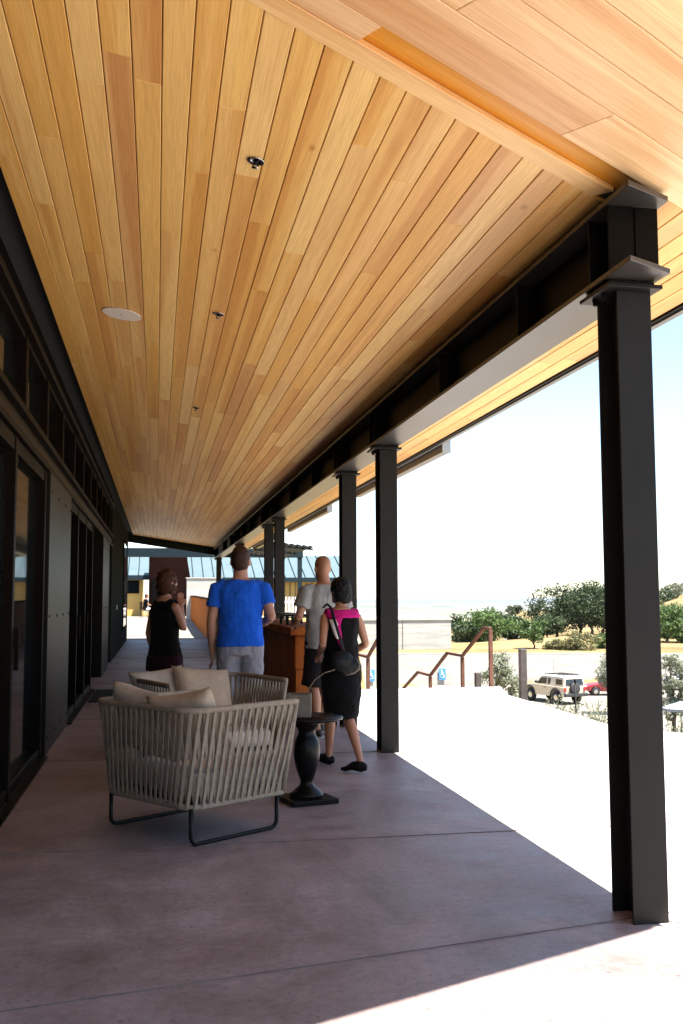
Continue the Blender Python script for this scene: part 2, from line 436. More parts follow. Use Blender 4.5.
def solid(name, bm, mat, parent, voxel=0.008, smooth=4, wrinkle=0.0, wsize=0.08):
    """merge overlapping lofts into one continuous skin"""
    o = to_obj(name, bm, mat, parent, True)
    r = o.modifiers.new('r', 'REMESH'); r.mode = 'VOXEL'; r.voxel_size = voxel
    s = o.modifiers.new('s', 'SMOOTH'); s.factor = 0.5; s.iterations = smooth
    if wrinkle:
        d = o.modifiers.new('d', 'DISPLACE'); d.texture = cloud_tex(wsize); d.strength = wrinkle; d.mid_level = 0.5
        d.texture_coords = 'LOCAL'
    return bake(o)

# ------------------------------------------------------------------ camera (35.5 mm at 36 mm tall frame)
cam = bpy.data.cameras.new('camera'); camo = bpy.data.objects.new('camera', cam); COL.objects.link(camo)
cam.sensor_fit = 'VERTICAL'; cam.sensor_height = 36; cam.lens = 1010 * 36 / 1024
cam.clip_start = 0.05; cam.clip_end = 120000
F = Vector((0.179, 0.980, 0.086)).normalized(); U = Vector((-0.0126, -0.0851, 0.9963))
R_ = F.cross(U).normalized(); U = R_.cross(F)
mt = Matrix((R_, U, -F)).transposed().to_4x4(); mt.translation = (0, 0, 1.4)
camo.matrix_world = mt
scn.camera = camo

def px(u, y):
    d = F + R_ * ((u - 341.5) / 1010) - U * (140 / 1010)
    return d.x / d.y * y

# ------------------------------------------------------------------ light
SUN = Vector((0.29, -0.30, 1.0)).normalized()
w = bpy.data.worlds.new('World'); scn.world = w; w.use_nodes = True
nt = w.node_tree; bg = nt.nodes['Background']
sky = nt.nodes.new('ShaderNodeTexSky'); sky.sky_type = 'NISHITA'; sky.sun_disc = False
sky.sun_elevation = math.asin(SUN.z); sky.sun_rotation = math.atan2(SUN.x, SUN.y)
sky.dust_density = 0.5; sky.altitude = 300
nt.links.new(sky.outputs[0], bg.inputs['Color']); bg.inputs['Strength'].default_value = 0.085
sl = bpy.data.lights.new('sun', 'SUN'); so = bpy.data.objects.new('sun', sl); COL.objects.link(so)
sl.energy = 5.0; sl.angle = radians(0.5); sl.color = (1, 0.95, 0.87)
so.rotation_euler = (-SUN).to_track_quat('-Z', 'Y').to_euler()
so.location = (20, -20, 60)
vs = scn.view_settings; vs.view_transform = 'Standard'; vs.look = 'None'; vs.exposure = 2.1; vs.gamma = 1
vs.use_curve_mapping = False
cy = scn.cycles
cy.max_bounces = 8; cy.diffuse_bounces = 5; cy.glossy_bounces = 3; cy.transmission_bounces = 2; cy.volume_bounces = 0
cy.caustics_reflective = False; cy.caustics_refractive = False
cy.use_denoising = True
try: cy.denoiser = 'OPENIMAGEDENOISE'
except Exception: pass
cy.sample_clamp_indirect = 8

# ------------------------------------------------------------------ terrain
def sstep(a, b, x):
    t = max(0.0, min(1.0, (x - a) / (b - a))); return t * t * (3 - 2 * t)
def lerp(a, b, t): return a + (b - a) * t
PARK = -6.2
def terrain(x, y):
    r = math.hypot(x, y)
    zc = -0.45 + 0.8 * sstep(36, 60, y)
    start = 1.0 + 3.0 * sstep(34, 50, y) + 7.4 * sstep(54, 57, y)
    S = sstep(start, start + 9.0 - 4.0 * sstep(34, 50, y) - 3.8 * sstep(54, 57, y), x)
    z = lerp(zc, PARK, S)
    # hill behind the parking wall
    hb = -3.6 - 2.0 * sstep(96, 180, y) + 1.2 * sstep(200, 420, y)
    q = x / max(y, 1.0)
    hb += (6.5 * sstep(0.475, 0.57, q)) * sstep(130, 280, y)
    hb -= 9.0 * (1 - sstep(0.30, 0.365, q)) * sstep(112, 200, y)
    hb += 1.5 * sstep(0.39, 0.47, q) * sstep(150, 230, y)
    hb += 0.5 * mnoise.noise((x * 0.02, y * 0.02, 3.1)) * sstep(90, 150, y) * 2
    z = lerp(z, lerp(z, hb, sstep(10, 13, x)), sstep(86.1, 86.6, y))
    if y > 95: z = lerp(z, hb, sstep(95, 120, y))
    # off to the far valley
    z = lerp(z, -170.0, sstep(430, 2600, r)) if y > -50 else lerp(z, -170.0, sstep(300, 2600, r))
    return z
bm = bmesh.new()
rad = [0.0]
r = 2.0
while r < 60000:
    rad.append(r)
    r += max(1.0, r * 0.055) if r > 20 else 2.0
    if 83 < r < 102: r = rad[-1] + 0.5
angs = []
a = -180.0
while a < 180:
    angs.append(a); a += 1.0 if -14 <= a < 46 else 6.0
prev = None
c0 = bm.verts.new((0, 0, terrain(0, 0)))
for r in rad[1:]:
    ring = []
    for a in angs:
        x = r * sin(radians(a)); y = r * cos(radians(a))
        ring.append(bm.verts.new((x, y, terrain(x, y))))
    n = len(ring)
    for i in range(n):
        if prev is None: bm.faces.new((c0, ring[(i + 1) % n], ring[i]))
        else: bm.faces.new((prev[i], prev[(i + 1) % n], ring[(i + 1) % n], ring[i]))
    prev = ring
structure(to_obj('ground', bm, M['ground'], None, True))

# parking lot sheet
def sheet(name, xs, ys, off, mat):
    bm = bmesh.new(); g = []
    for y in ys: g.append([bm.verts.new((x, y, terrain(x, y) + off)) for x in xs])
    for i in range(len(ys) - 1):
        for j in range(len(xs) - 1): bm.faces.new((g[i][j], g[i][j + 1], g[i + 1][j + 1], g[i + 1][j]))
    return structure(to_obj(name, bm, mat, None, True))
bm = bmesh.new()
P = [(13.2, 50), (62, 46), (74, 85.6), (13.2, 85.6)]
prism(bm, P, PARK - 0.5, PARK + 0.12)
structure(to_obj('parking_lot', bm, M['gravel']))
# dirt road over the hill
bm = bmesh.new(); L = []
for y in [150 + 8 * i for i in range(37)]:
    cx = y * lerp(0.375, 0.356, sstep(120, 420, y)) + 1.5 * sin(y * 0.03)
    L.append([bm.verts.new((cx + s, y, terrain(cx + s, y) + 0.25)) for s in (-3.0, -1, 1, 3.0)])
for A, B in zip(L[:-1], L[1:]):
    for j in range(3): bm.faces.new((A[j], A[j + 1], B[j + 1], B[j]))
structure(to_obj('dirt_road', bm, M['dirt'], None, True))

# ------------------------------------------------------------------ patio slab, joints, walkway, stairs
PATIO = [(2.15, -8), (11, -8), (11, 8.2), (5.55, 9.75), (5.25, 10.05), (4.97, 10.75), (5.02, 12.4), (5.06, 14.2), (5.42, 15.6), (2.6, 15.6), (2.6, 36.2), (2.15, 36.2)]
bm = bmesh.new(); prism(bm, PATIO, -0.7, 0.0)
structure(to_obj('patio_floor', bm, M['concrete_sunlit'], None, False, 0.003, 2))  # same slab as the porch floor, sunlight put into its colour
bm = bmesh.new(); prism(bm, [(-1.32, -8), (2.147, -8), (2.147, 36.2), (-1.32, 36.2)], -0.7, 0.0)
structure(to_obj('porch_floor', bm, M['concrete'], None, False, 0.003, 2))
bm = bmesh.new()
def joint(a, b, wd=0.0045):
    beam_between(bm, (a[0], a[1], 0.0005), (b[0], b[1], 0.0005), wd, 0.007)
joint((-0.98, 5.95), (5.0, 5.98))
joint((-0.98, 3.63), (4.9, 4.86), 0.0028)
for yy in (9.25, 12.4, 17.6, 21, 25, 29, 33): joint((-0.98, yy), (2.05 if yy > 15 else 4.9, yy))
joint((2.2, 4.2), (4.6, 2.6))
structure(to_obj('floor_joints', bm, M['joint']))
# rising walkway at the far end
bm = bmesh.new()
V = []
for y in (36.2, 40, 45, 50, 55, 60, 62):
    z = -0.0 + 0.42 * sstep(36, 60, y)
    V.append([bm.verts.new((x, y, z)) for x in (-9, 1.88, 2.6, 3.2 + 8.0 * sstep(55, 58, y))])
for A, B in zip(V[:-1], V[1:]):
    for j in range(3): bm.faces.new((A[j], A[j + 1], B[j + 1], B[j]))
structure(to_obj('walkway', bm, M['gravel'], None, True))
# stairs going down beyond the patio edge
bm = bmesh.new()
y = 15.62; z = 0.0
for run in range(3):
    for k in range(3):
        z -= 0.165; box(bm, 3.55, 5.45, y, y + 0.36, z - 1.6, z); y += 0.362
    box(bm, 3.55, 5.45, y, y + 1.0, z - 1.6, z); y += 1.002
structure(to_obj('steps', bm, M['concrete'], None, False, 0.008))

# ------------------------------------------------------------------ canopy roof
ZB, SL, X0 = 3.25, 0.15, 2.0
def zc(x): return ZB - SL * (x - X0)          # underside of the boards
D = Vector((0.891, 0.454)); N = Vector((0.454, -0.891)); P0 = Vector((1.15, 3.837))
def tline_y(x, t):                             # y on the oblique line at offset t
    q = P0 + N * t
    return q.y + (x - q.x) * D.y / D.x
T_TRIM, T_REC, T_END = 0.115, 0.253, 1.38
XE, XW, YF = 2.98, -0.84, 36.2
canopy = thing('porch_roof', 'cedar lined sloping porch roof over the whole terrace', 'roof')
def slab_board(bm, pts, t0=0.0, t1=0.018):
    prism(bm, pts, lambda x, y: zc(x) + t0, lambda x, y: zc(x) + t1)
bm = bmesh.new(); rnd = random.Random(5)
x = XW; pitch = 0.1195; gap = 0.0045
while x < XE - 0.01:
    x1 = min(x + pitch, XE)
    tt = T_REC if x > 2.2 else 0.0
    ya0 = tline_y(x, tt) + 0.002; ya1 = tline_y(x1 - gap, tt) + 0.002
    y = max(ya0, ya1) + rnd.uniform(0.3, 3.6)
    pts = [(x, ya0), (x1 - gap, ya1), (x1 - gap, y), (x, y)]
    while True:
        dz = rnd.uniform(0, 0.0012)
        slab_board(bm, pts, dz, 0.018)
        if y >= YF: break
        y0 = y + 0.0015; y = min(YF, y0 + rnd.choice((2.4, 3.0, 3.7, 4.3, 4.9)) + rnd.uniform(-0.3, 0.3))
        if YF - y < 0.5: y = YF
        pts = [(x, y0), (x1 - gap, y0), (x1 - gap, y), (x, y)]
    x = x1
to_obj('soffit_boards', bm, M['cedar'], canopy, False, 0.0025, 1)

# pieces along the oblique line are built in a frame whose local Y is the board direction
ROT = math.atan2(D.y, D.x) - pi / 2
def oblique(name, mat, cells, bev=0.0025, z0=0.0, z1=0.018):
    """cells: (s0, s1, t0, t1, s_trim) in board coordinates"""
    o_inv = Matrix.Rotation(-ROT, 4, 'Z')
    bm = bmesh.new()
    for c in cells:
        q = [P0 + D * s + N * t for s, t in c]
        base = [Vector((v.x - P0.x, v.y - P0.y, 0)) for v in q]
        lo = []; hi = []
        for v, b in zip(q, base):
            l = o_inv @ b
            lo.append(bm.verts.new((l.x, l.y, zc(v.x) + z0))); hi.append(bm.verts.new((l.x, l.y, zc(v.x) + z1)))
        n = len(lo)
        bm.faces.new(lo[::-1]); bm.faces.new(hi)
        for i in range(n): bm.faces.new((lo[i], lo[(i + 1) % n], hi[(i + 1) % n], hi[i]))
    o = to_obj(name, bm, mat, canopy, False, bev, 1)
    o.location = (P0.x, P0.y, 0); o.rotation_euler = (0, 0, ROT)
    return o
def s_at_x(x, t): return (x - P0.x - N.x * t) / D.x
SW = -6.3
oblique('trim_board', M['cedar_trim'], [[(SW, 0.001), (SW, T_TRIM), (s_at_x(2.02, T_TRIM), T_TRIM), (s_at_x(1.955, 0.001), 0.001)]], 0.003, -0.006, 0.02)
SR = -0.56
oblique('recessed_board', M['cedar_shaded'], [[(SR, T_TRIM - 0.02), (SR, T_REC + 0.02), (s_at_x(2.98, T_REC), T_REC + 0.02), (s_at_x(2.98, T_TRIM), T_TRIM - 0.02)]], 0.002, 0.0215, 0.04)
cells = []
def run(t0, t1, s0, s1, rr):
    s = s0
    while s < s1:
        e = min(s1, s + rr.uniform(1.5, 3.4))
        if s1 - e < 0.4: e = s1
        cells.append([(s, t0), (s, t1), (e if e < s1 else s_at_x(XE, t1), t1), (e if e < s1 else s_at_x(XE, t0), t0)])
        s = e + 0.0015
rr = random.Random(3)
cells.append([(SW, T_TRIM + 0.003), (SW, T_REC - 0.002), (SR - 0.002, T_REC - 0.002), (SR - 0.002, T_TRIM + 0.003)])
t = T_REC
for wd in (0.27, 0.205, 0.205, 0.205, 0.205):
    t1 = min(t + wd, T_END)
    run(t + 0.002, t1 - 0.002, SW, 1.9, rr); t = t1
if t < T_END: run(t + 0.002, T_END - 0.002, SW, 1.9, rr)
oblique('corner_soffit_boards', M['cedar_light'], cells, 0.0025, -0.004, 0.016)
# side of the recess facing the camera
bm = bmesh.new()
# roof deck over the boards
def edge_pt(x): return (x, tline_y(x, T_END))
XL = -6.0
DECK = [edge_pt(XL), edge_pt(XE), (XE, YF), (XL, YF)]
prism(bm, DECK, lambda x, y: zc(x) + 0.068, lambda x, y: zc(x) + 0.20)
bk = bmesh.new(); prism(bk, [(XW, tline_y(XW, -0.01)), (XE, tline_y(XE, -0.01)), (XE, YF), (XW, YF)], lambda x, y: zc(x) + 0.0185, lambda x, y: zc(x) + 0.03)
to_obj('soffit_backing', bk, M['backing'], canopy)
to_obj('roof_deck', bm, M['darkcore'], canopy)
bm = bmesh.new()
ov = 0.06
e0 = edge_pt(XL); e1 = edge_pt(XE)
prism(bm, [(e0[0], e0[1] - ov), (e1[0] + ov, e1[1] - ov), (XE + ov, YF + ov), (XL, YF + ov)], lambda x, y: zc(x) + 0.202, lambda x, y: zc(x) + 0.222)
to_obj('roof_sheet', bm, M['roof_top'], canopy)
bm = bmesh.new()
box(bm, XE + 0.003, XE + 0.03, e1[1] - 0.02, YF, zc(XE) - 0.01, zc(XE) + 0.199)
q0 = Vector(e0); q1 = Vector(e1)
nn = N * 0.015
prism(bm, [tuple(q0 + nn * 0.2), tuple(q0 + nn * 2), tuple(q1 + nn * 2), tuple(q1 + nn * 0.2)], lambda x, y: zc(x) - 0.01, lambda x, y: zc(x) + 0.199)
to_obj('fascia', bm, M['steel'], canopy)
bm = bmesh.new()
box(bm, XE + 0.033, XE + 0.075, e1[1], YF, zc(XE) - 0.02, zc(XE) + 0.06)
to_obj('drip_edge', bm, M['gutter'], canopy)
for (ya, yb) in ((10.6, 15.6), (18.2, 24.0), (26.5, 33.0)):
    bm = bmesh.new()
    box(bm, XE + 0.08, XE + 0.17, ya, yb, zc(XE) - 0.10, zc(XE) + 0.05)
    box(bm, XE + 0.078, XE + 0.172, ya - 0.02, ya, zc(XE) - 0.11, zc(XE) + 0.06)
    to_obj('gutter', bm, M['gutter'], canopy)
# far end rafter, following the slope
bm = bmesh.new()
prism(bm, [(-1.3, YF + 0.02), (3.0, YF + 0.02), (3.0, YF + 0.16), (-1.3, YF + 0.16)], lambda x, y: zc(x) - 0.27, lambda x, y: zc(x) + 0.19)
to_obj('end_rafter', bm, M['bluesteel'], canopy)

# ceiling fittings
def sprinkler(x, y, label, s=1.0):
    t = thing('fire_sprinkler', label, 'sprinkler', (x, y, zc(x)), 0, 'ceiling sprinklers')
    bm = bmesh.new(); lathe(bm, [(0.018, 0.004), (0.022, -0.002), (0.040, -0.010), (0.043, -0.007), (0.041, 0.0)], 28)
    to_obj('escutcheon', bm, M['chrome'], t, True)
    bm = bmesh.new(); tube(bm, [(0, 0, 0.0), (0, 0, -0.03)], 0.010, 10)
    tube(bm, [(-0.012, 0, -0.028), (-0.010, 0, -0.045), (0, 0, -0.055)], 0.003, 6)
    tube(bm, [(0.012, 0, -0.028), (0.010, 0, -0.045), (0, 0, -0.055)], 0.003, 6)
    to_obj('head', bm, M['frame_black'], t, True)
    bm = bmesh.new(); lathe(bm, [(0.004, -0.054), (0.016, -0.056), (0.016, -0.059), (0.004, -0.060)], 16)
    to_obj('deflector', bm, M['chrome'], t, True)
    t.rotation_euler = (0, math.atan(SL), 0); t.scale = (1, 1, 0.62)
sprinkler(0.44, 4.65, 'chrome fire sprinkler in the cedar ceiling, nearest and largest in view')
sprinkler(0.42, 7.29, 'middle chrome sprinkler in the ceiling, level with the round white speaker')
sprinkler(0.40, 11.0, 'tiny sprinkler farthest along the cedar ceiling')
sp = thing('ceiling_speaker', 'round white speaker grille set flush in the cedar ceiling', 'speaker', (-0.29, 7.79, zc(-0.29)))
sp.rotation_euler = (0, math.atan(SL), 0)
bm = bmesh.new(); lathe(bm, [(0.1395, 0.0), (0.15, -0.001), (0.15, -0.007), (0.1395, -0.0075)], 40); to_obj('rim', bm, M['grille'], sp)
bm = bmesh.new(); lathe(bm, [(0.139, -0.002), (0.139, -0.0075), (0.004, -0.0078)], 40); to_obj('grille', bm, M['grille'], sp)
bm = bmesh.new(); lathe(bm, [(0.010, -0.0079), (0.009, -0.010), (0.002, -0.0105)], 16); to_obj('badge', bm, M['chrome'], sp)

# ------------------------------------------------------------------ steel beam and columns
beam = thing('steel_beam', 'long black steel I beam carried by the H columns', 'beam')
BX0, BX1 = 1.965, 2.225
def ye(x): return 3.9 + (x - 1.965) * 0.54
bm = bmesh.new()
for z0, z1 in ((2.835, 2.858), (3.165, 3.190)):
    prism(bm, [(BX0, ye(BX0)), (BX1, ye(BX1)), (BX1, YF), (BX0, YF)], z0, z1)
to_obj('flanges', bm, M['steel_bounce_lit'], beam, False, 0.002, 1)
bm = bmesh.new(); box(bm, 2.088, 2.102, ye(2.09) + 0.16, YF, 2.859, 3.164); to_obj('web', bm, M['steel'], beam)
STF = [4.12, 4.33, 5.3, 6.9, 9.14, 9.33, 11.1, 11.29, 13.0, 15.2, 17.6, 17.79, 19.3, 19.5, 22, 24, 26.1, 26.3, 28, 31, 35.3]
for ys in STF:
    bm = bmesh.new()
    box(bm, BX0 + 0.012, 2.086, ys, ys + 0.014, 2.861, 3.162); box(bm, 2.104, BX1 - 0.012, ys, ys + 0.014, 2.861, 3.162)
    to_obj('stiffener', bm, M['steel'], beam)
for ys in (4.16, 5.34, 9.2, 11.2, 17.7, 19.4, 26.2):
    bm = bmesh.new()
    for dx in (-0.03,):
        lathe(bm, [(0.006, 0), (0.014, 0.0), (0.014, 0.012), (0.006, 0.014)], 6, (2.03, ys + 0.05, 2.86))
        tube(bm, [(2.055, ys + 0.06, 3.10), (2.03, ys + 0.06, 3.10)], 0.013, 6)
    to_obj('bolt', bm, M['chrome'], beam, True)
# top plates between beam and roof, at each column
for ys in (4.1, 9.2, 11.2, 17.7, 19.4, 26.2, 35.3):
    bm = bmesh.new(); box(bm, BX0 + 0.03, BX1 - 0.04, ys, ys + 0.22, 3.192, 3.207); to_obj('packing_plate', bm, M['steel'], beam)

CW = 0.165
def make_column(y, label, x0=2.035):
    t = thing('steel_column', label, 'column', (x0, y, 0), 0, 'black steel H columns along the terrace')
    bm = bmesh.new()
    # H section: two flanges facing along the terrace and a web
    prism(bm, [(0, 0), (CW, 0), (CW, 0.014), (CW / 2 + 0.006, 0.014), (CW / 2 + 0.006, 0.196), (CW, 0.196), (CW, 0.21), (0, 0.21), (0, 0.196), (CW / 2 - 0.006, 0.196), (CW / 2 - 0.006, 0.014), (0, 0.014)], 0.0, 2.793)
    to_obj('shaft', bm, M['steel_flange'], t, False, 0.0015, 1)
    bm = bmesh.new(); box(bm, -0.07, CW + 0.035, -0.05, 0.25, 2.794, 2.812); to_obj('cap_plate', bm, M['steel_flange'], t, False, 0.002, 1)
    bm = bmesh.new(); box(bm, -0.045, CW + 0.01, -0.02, 0.23, 2.814, 2.833); to_obj('bearing_plate', bm, M['steel_flange'], t, False, 0.002, 1)
    for px, py in ((-0.03, 0.06), (-0.03, 0.16)):
        bm = bmesh.new(); lathe(bm, [(0.006, 2.762), (0.013, 2.764), (0.013, 2.779), (0.016, 2.781), (0.016, 2.7935)], 6, (px, py, 0))
        to_obj('bolt', bm, M['steel'], t)
    return t
for y, lab in ((4.18, 'nearest and largest black steel H column, at the shadow corner'),
               (9.14, 'second black steel H column, right of the walking woman in black'),
               (11.1, 'third steel H column, partly behind the woman in black'),
               (17.6, 'fourth steel H column, left of the bald man'),
               (19.3, 'fifth steel H column, just right of the blue shirted man'),
               (26.1, 'sixth steel H column, behind the head of the man in blue'),
               (35.3, 'farthest steel H column at the end of the terrace')):
    make_column(y, lab)

# ------------------------------------------------------------------ left facade
fac = thing('facade_wall', 'dark glazed steel facade wall along the left of the terrace', 'wall')
bm = bmesh.new(); box(bm, -1.35, -1.17, -3, 23.4, 0, 3.72); to_obj('wall_core', bm, M['clad_dark'], fac)
bm = bmesh.new(); box(bm, -1.30, -1.0, 23.42, 36.1, 0, 3.68)
to_obj('plaster_wall', bm, M['plaster'], fac, False, 0.01)
bm = bmesh.new(); box(bm, -1.165, -1.02, -3, 23.4, 3.50, 3.74); to_obj('top_cladding', bm, M['clad_dark'], fac)
for z0, z1, xo in ((3.44, 3.495, -0.955), (2.78, 2.83, -0.965), (2.58, 2.63, -0.975)):
    bm = bmesh.new(); box(bm, -1.16, xo, -3, 23.38, z0, z1); to_obj('transom', bm, M['bronze'], fac, False, 0.004, 1)
bm = bmesh.new(); box(bm, -1.16, -1.02, -3, 23.38, 2.632, 2.778); to_obj('transom_panel', bm, M['clad'], fac)
# clerestory windows
ys = [-2.9 + 1.55 * i for i in range(18)]
for a, b in zip(ys[:-1], ys[1:]):
    if b > 23.4: break
    bm = bmesh.new()
    box(bm, -1.12, -1.0, a + 0.01, a + 0.07, 2.832, 3.438); box(bm, -1.12, -1.0, b - 0.05, b + 0.008, 2.832, 3.438)
    box(bm, -1.12, -1.01, a + 0.072, b - 0.052, 2.832, 2.875); box(bm, -1.12, -1.01, a + 0.072, b - 0.052, 3.395, 3.438)
    wf = to_obj('clerestory_window', bm, M['bronze'], fac, False, 0.003, 1)
    bm = bmesh.new(); box(bm, -1.10, -1.085, a + 0.06, b - 0.045, 2.87, 3.40); to_obj('pane', bm, M['glass'], wf)
# bays of the lower facade: (kind, y0, y1)
def glazed_bay(a, b, mull):
    bm = bmesh.new()
    e = [a] + mull + [b]
    for m_ in e: box(bm, -1.14, -1.0, m_ - 0.045, m_ + 0.045, 0.0, 2.578)
    for p, q in zip(e[:-1], e[1:]):
        box(bm, -1.13, -1.01, p + 0.047, q - 0.047, 0.0, 0.09); box(bm, -1.13, -1.01, p + 0.047, q - 0.047, 2.47, 2.577)
    fr = to_obj('sliding_door', bm, M['bronze'], fac, False, 0.004, 1)
    for p, q in zip(e[:-1], e[1:]):
        bm = bmesh.new(); box(bm, -1.085, -1.07, p + 0.04, q - 0.04, 0.085, 2.475); to_obj('pane', bm, M['glass'], fr)
    for m_ in mull:
        bm = bmesh.new(); box(bm, -0.998, -0.965, m_ + 0.06, m_ + 0.085, 0.9, 1.2); to_obj('handle', bm, M['bronze'], fr)
def panel_bay(a, b, mat, name='steel_panel', rivets=True):
    bm = bmesh.new(); box(bm, -1.16, -0.97, a, b, 0.0, 2.576)
    o = to_obj(name, bm, mat, fac, False, 0.006, 2)
    if rivets:
        bm = bmesh.new()
        for zz in (0.15, 1.25, 2.4):
            k = max(3, int((b - a) / 0.5))
            for i in range(k):
                yy = a + 0.12 + (b - a - 0.24) * i / (k - 1)
                tube(bm, [(-0.972, yy, zz), (-0.962, yy, zz)], 0.014, 10)
        to_obj('rivets', bm, M['frame_black'], o)
def dark_bay(a, b):
    bm = bmesh.new(); box(bm, -1.163, -1.15, a, b, 0.0, 2.576)
    to_obj('recess_panel', bm, M['clad_dark'], fac)
glazed_bay(-2.9, 2.1, [-0.4]); panel_bay(2.2, 3.9, M['clad']); glazed_bay(4.0, 9.45, [5.8, 7.5])
panel_bay(9.55, 11.85, M['clad']); glazed_bay(11.95, 16.4, [13.4, 14.9]); dark_bay(16.5, 18.9)
panel_bay(19.0, 21.4, M['clad']); dark_bay(21.5, 23.4)
for (a, b) in ((31.0, 33.6),):
    bm = bmesh.new(); box(bm, -0.998, -0.975, a, b, 0.5, 3.2)
    sw = to_obj('slot_window', bm, M['clad_dark'], fac)
    bm = bmesh.new(); box(bm, -0.974, -0.968, a + 0.1, b - 0.1, 0.6, 3.1); to_obj('pane', bm, M['glass'], sw)
bm = bmesh.new(); box(bm, -0.998, -0.985, 26.5, 26.62, 1.15, 1.27); to_obj('light_switch', bm, M['white'], fac)
# sill track on the floor
bm = bmesh.new(); box(bm, -0.997, -0.93, 4.0, 9.45, 0.0, 0.016); box(bm, -0.997, -0.93, 11.95, 16.4, 0.0, 0.016)
to_obj('door_track', bm, M['clad'], fac)
# back of the building so that the porch is closed
bm = bmesh.new(); box(bm, -6.0, -1.36, -3, -2.8, 0, 3.7); box(bm, -6.0, -5.8, -2.8, 36.1, 0, 3.7); box(bm, -5.8, -1.36, 35.9, 36.1, 0, 3.7)
to_obj('rear_walls', bm, M['plaster'], fac)

bm = bmesh.new(); box(bm, -1.0 + 0.09, -0.62, 14.4, 16.3, 0.001, 0.014)
tag(to_obj('door_mat', bm, M['mat_rubber'], None, False, 0.004, 1), 'black door mat lying on the floor by the glazed doors', 'mat')

# ------------------------------------------------------------------ woven club chairs
def rr_path(x0, x1, y0, y1, rad, steps=7):
    """U path open at +x: front of arm A -> back corner -> back corner -> front of arm B"""
    pts = [(x1, y0)]
    k = 10
    for i in range(1, k): pts.append((x1 + (x0 + rad - x1) * i / k, y0))
    for i in range(steps + 1):
        a = -pi / 2 - (pi / 2) * i / steps
        pts.append((x0 + rad + rad * cos(a), y0 + rad + rad * sin(a)))
    for i in range(1, k): pts.append((x0, y0 + rad + (y1 - y0 - 2 * rad) * i / k))
    for i in range(steps + 1):
        a = pi - (pi / 2) * i / steps
        pts.append((x0 + rad + rad * cos(a), y1 - rad + rad * sin(a)))
    for i in range(1, k + 1): pts.append((x0 + rad + (x1 - x0 - rad) * i / k, y1))
    return pts
def resample(pts, n):
    L = [0.0]
    for a, b in zip(pts[:-1], pts[1:]): L.append(L[-1] + math.dist(a, b))
    out = []
    for i in range(n):
        s = L[-1] * i / (n - 1); j = 0
        while j < len(L) - 2 and L[j + 1] < s: j += 1
        f = (s - L[j]) / max(1e-9, L[j + 1] - L[j])
        out.append(tuple(a + (b - a) * f for a, b in zip(pts[j], pts[j + 1])))
    return out
CH_H = 0.77
def pillow_bm(w_, h_, t_, seed=0):
    bm = bmesh.new(); n = 22; rg = random.Random(seed)
    grid = {}
    for side in (1, -1):
        for i in range(n + 1):
            for j in range(n + 1):
                u = i / n * 2 - 1; v = j / n * 2 - 1
                if side == -1 and (i in (0, n) or j in (0, n)): grid[(side, i, j)] = grid[(1, i, j)]; continue
                e = max(0.0, (1 - u ** 4) * (1 - v ** 4)) ** 0.55
                # pulled-in sides, pointed corners
                px = u * w_ / 2 * (1 - 0.10 * (1 - abs(v) ** 2) * abs(u) ** 3)
                py = v * h_ / 2 * (1 - 0.10 * (1 - abs(u) ** 2) * abs(v) ** 3)
                wr = 0.016 * mnoise.noise((u * 2.2 + seed, v * 2.2, side * 1.7)) * (1 - max(abs(u), abs(v)) ** 6)
                crease = -0.02 * math.exp(-((u - 0.15 * v) / 0.22) ** 2) * max(0, v) * (0.6 if seed % 2 else 1.0)
                grid[(side, i, j)] = bm.verts.new((px, py, side * (t_ / 2 * e + (wr + crease) * e)))
    for side in (1, -1):
        for i in range(n):
            for j in range(n):
                q = [grid[(side, i, j)], grid[(side, i + 1, j)], grid[(side, i + 1, j + 1)], grid[(side, i, j + 1)]]
                bm.faces.new(q if side == 1 else q[::-1])
    return bm
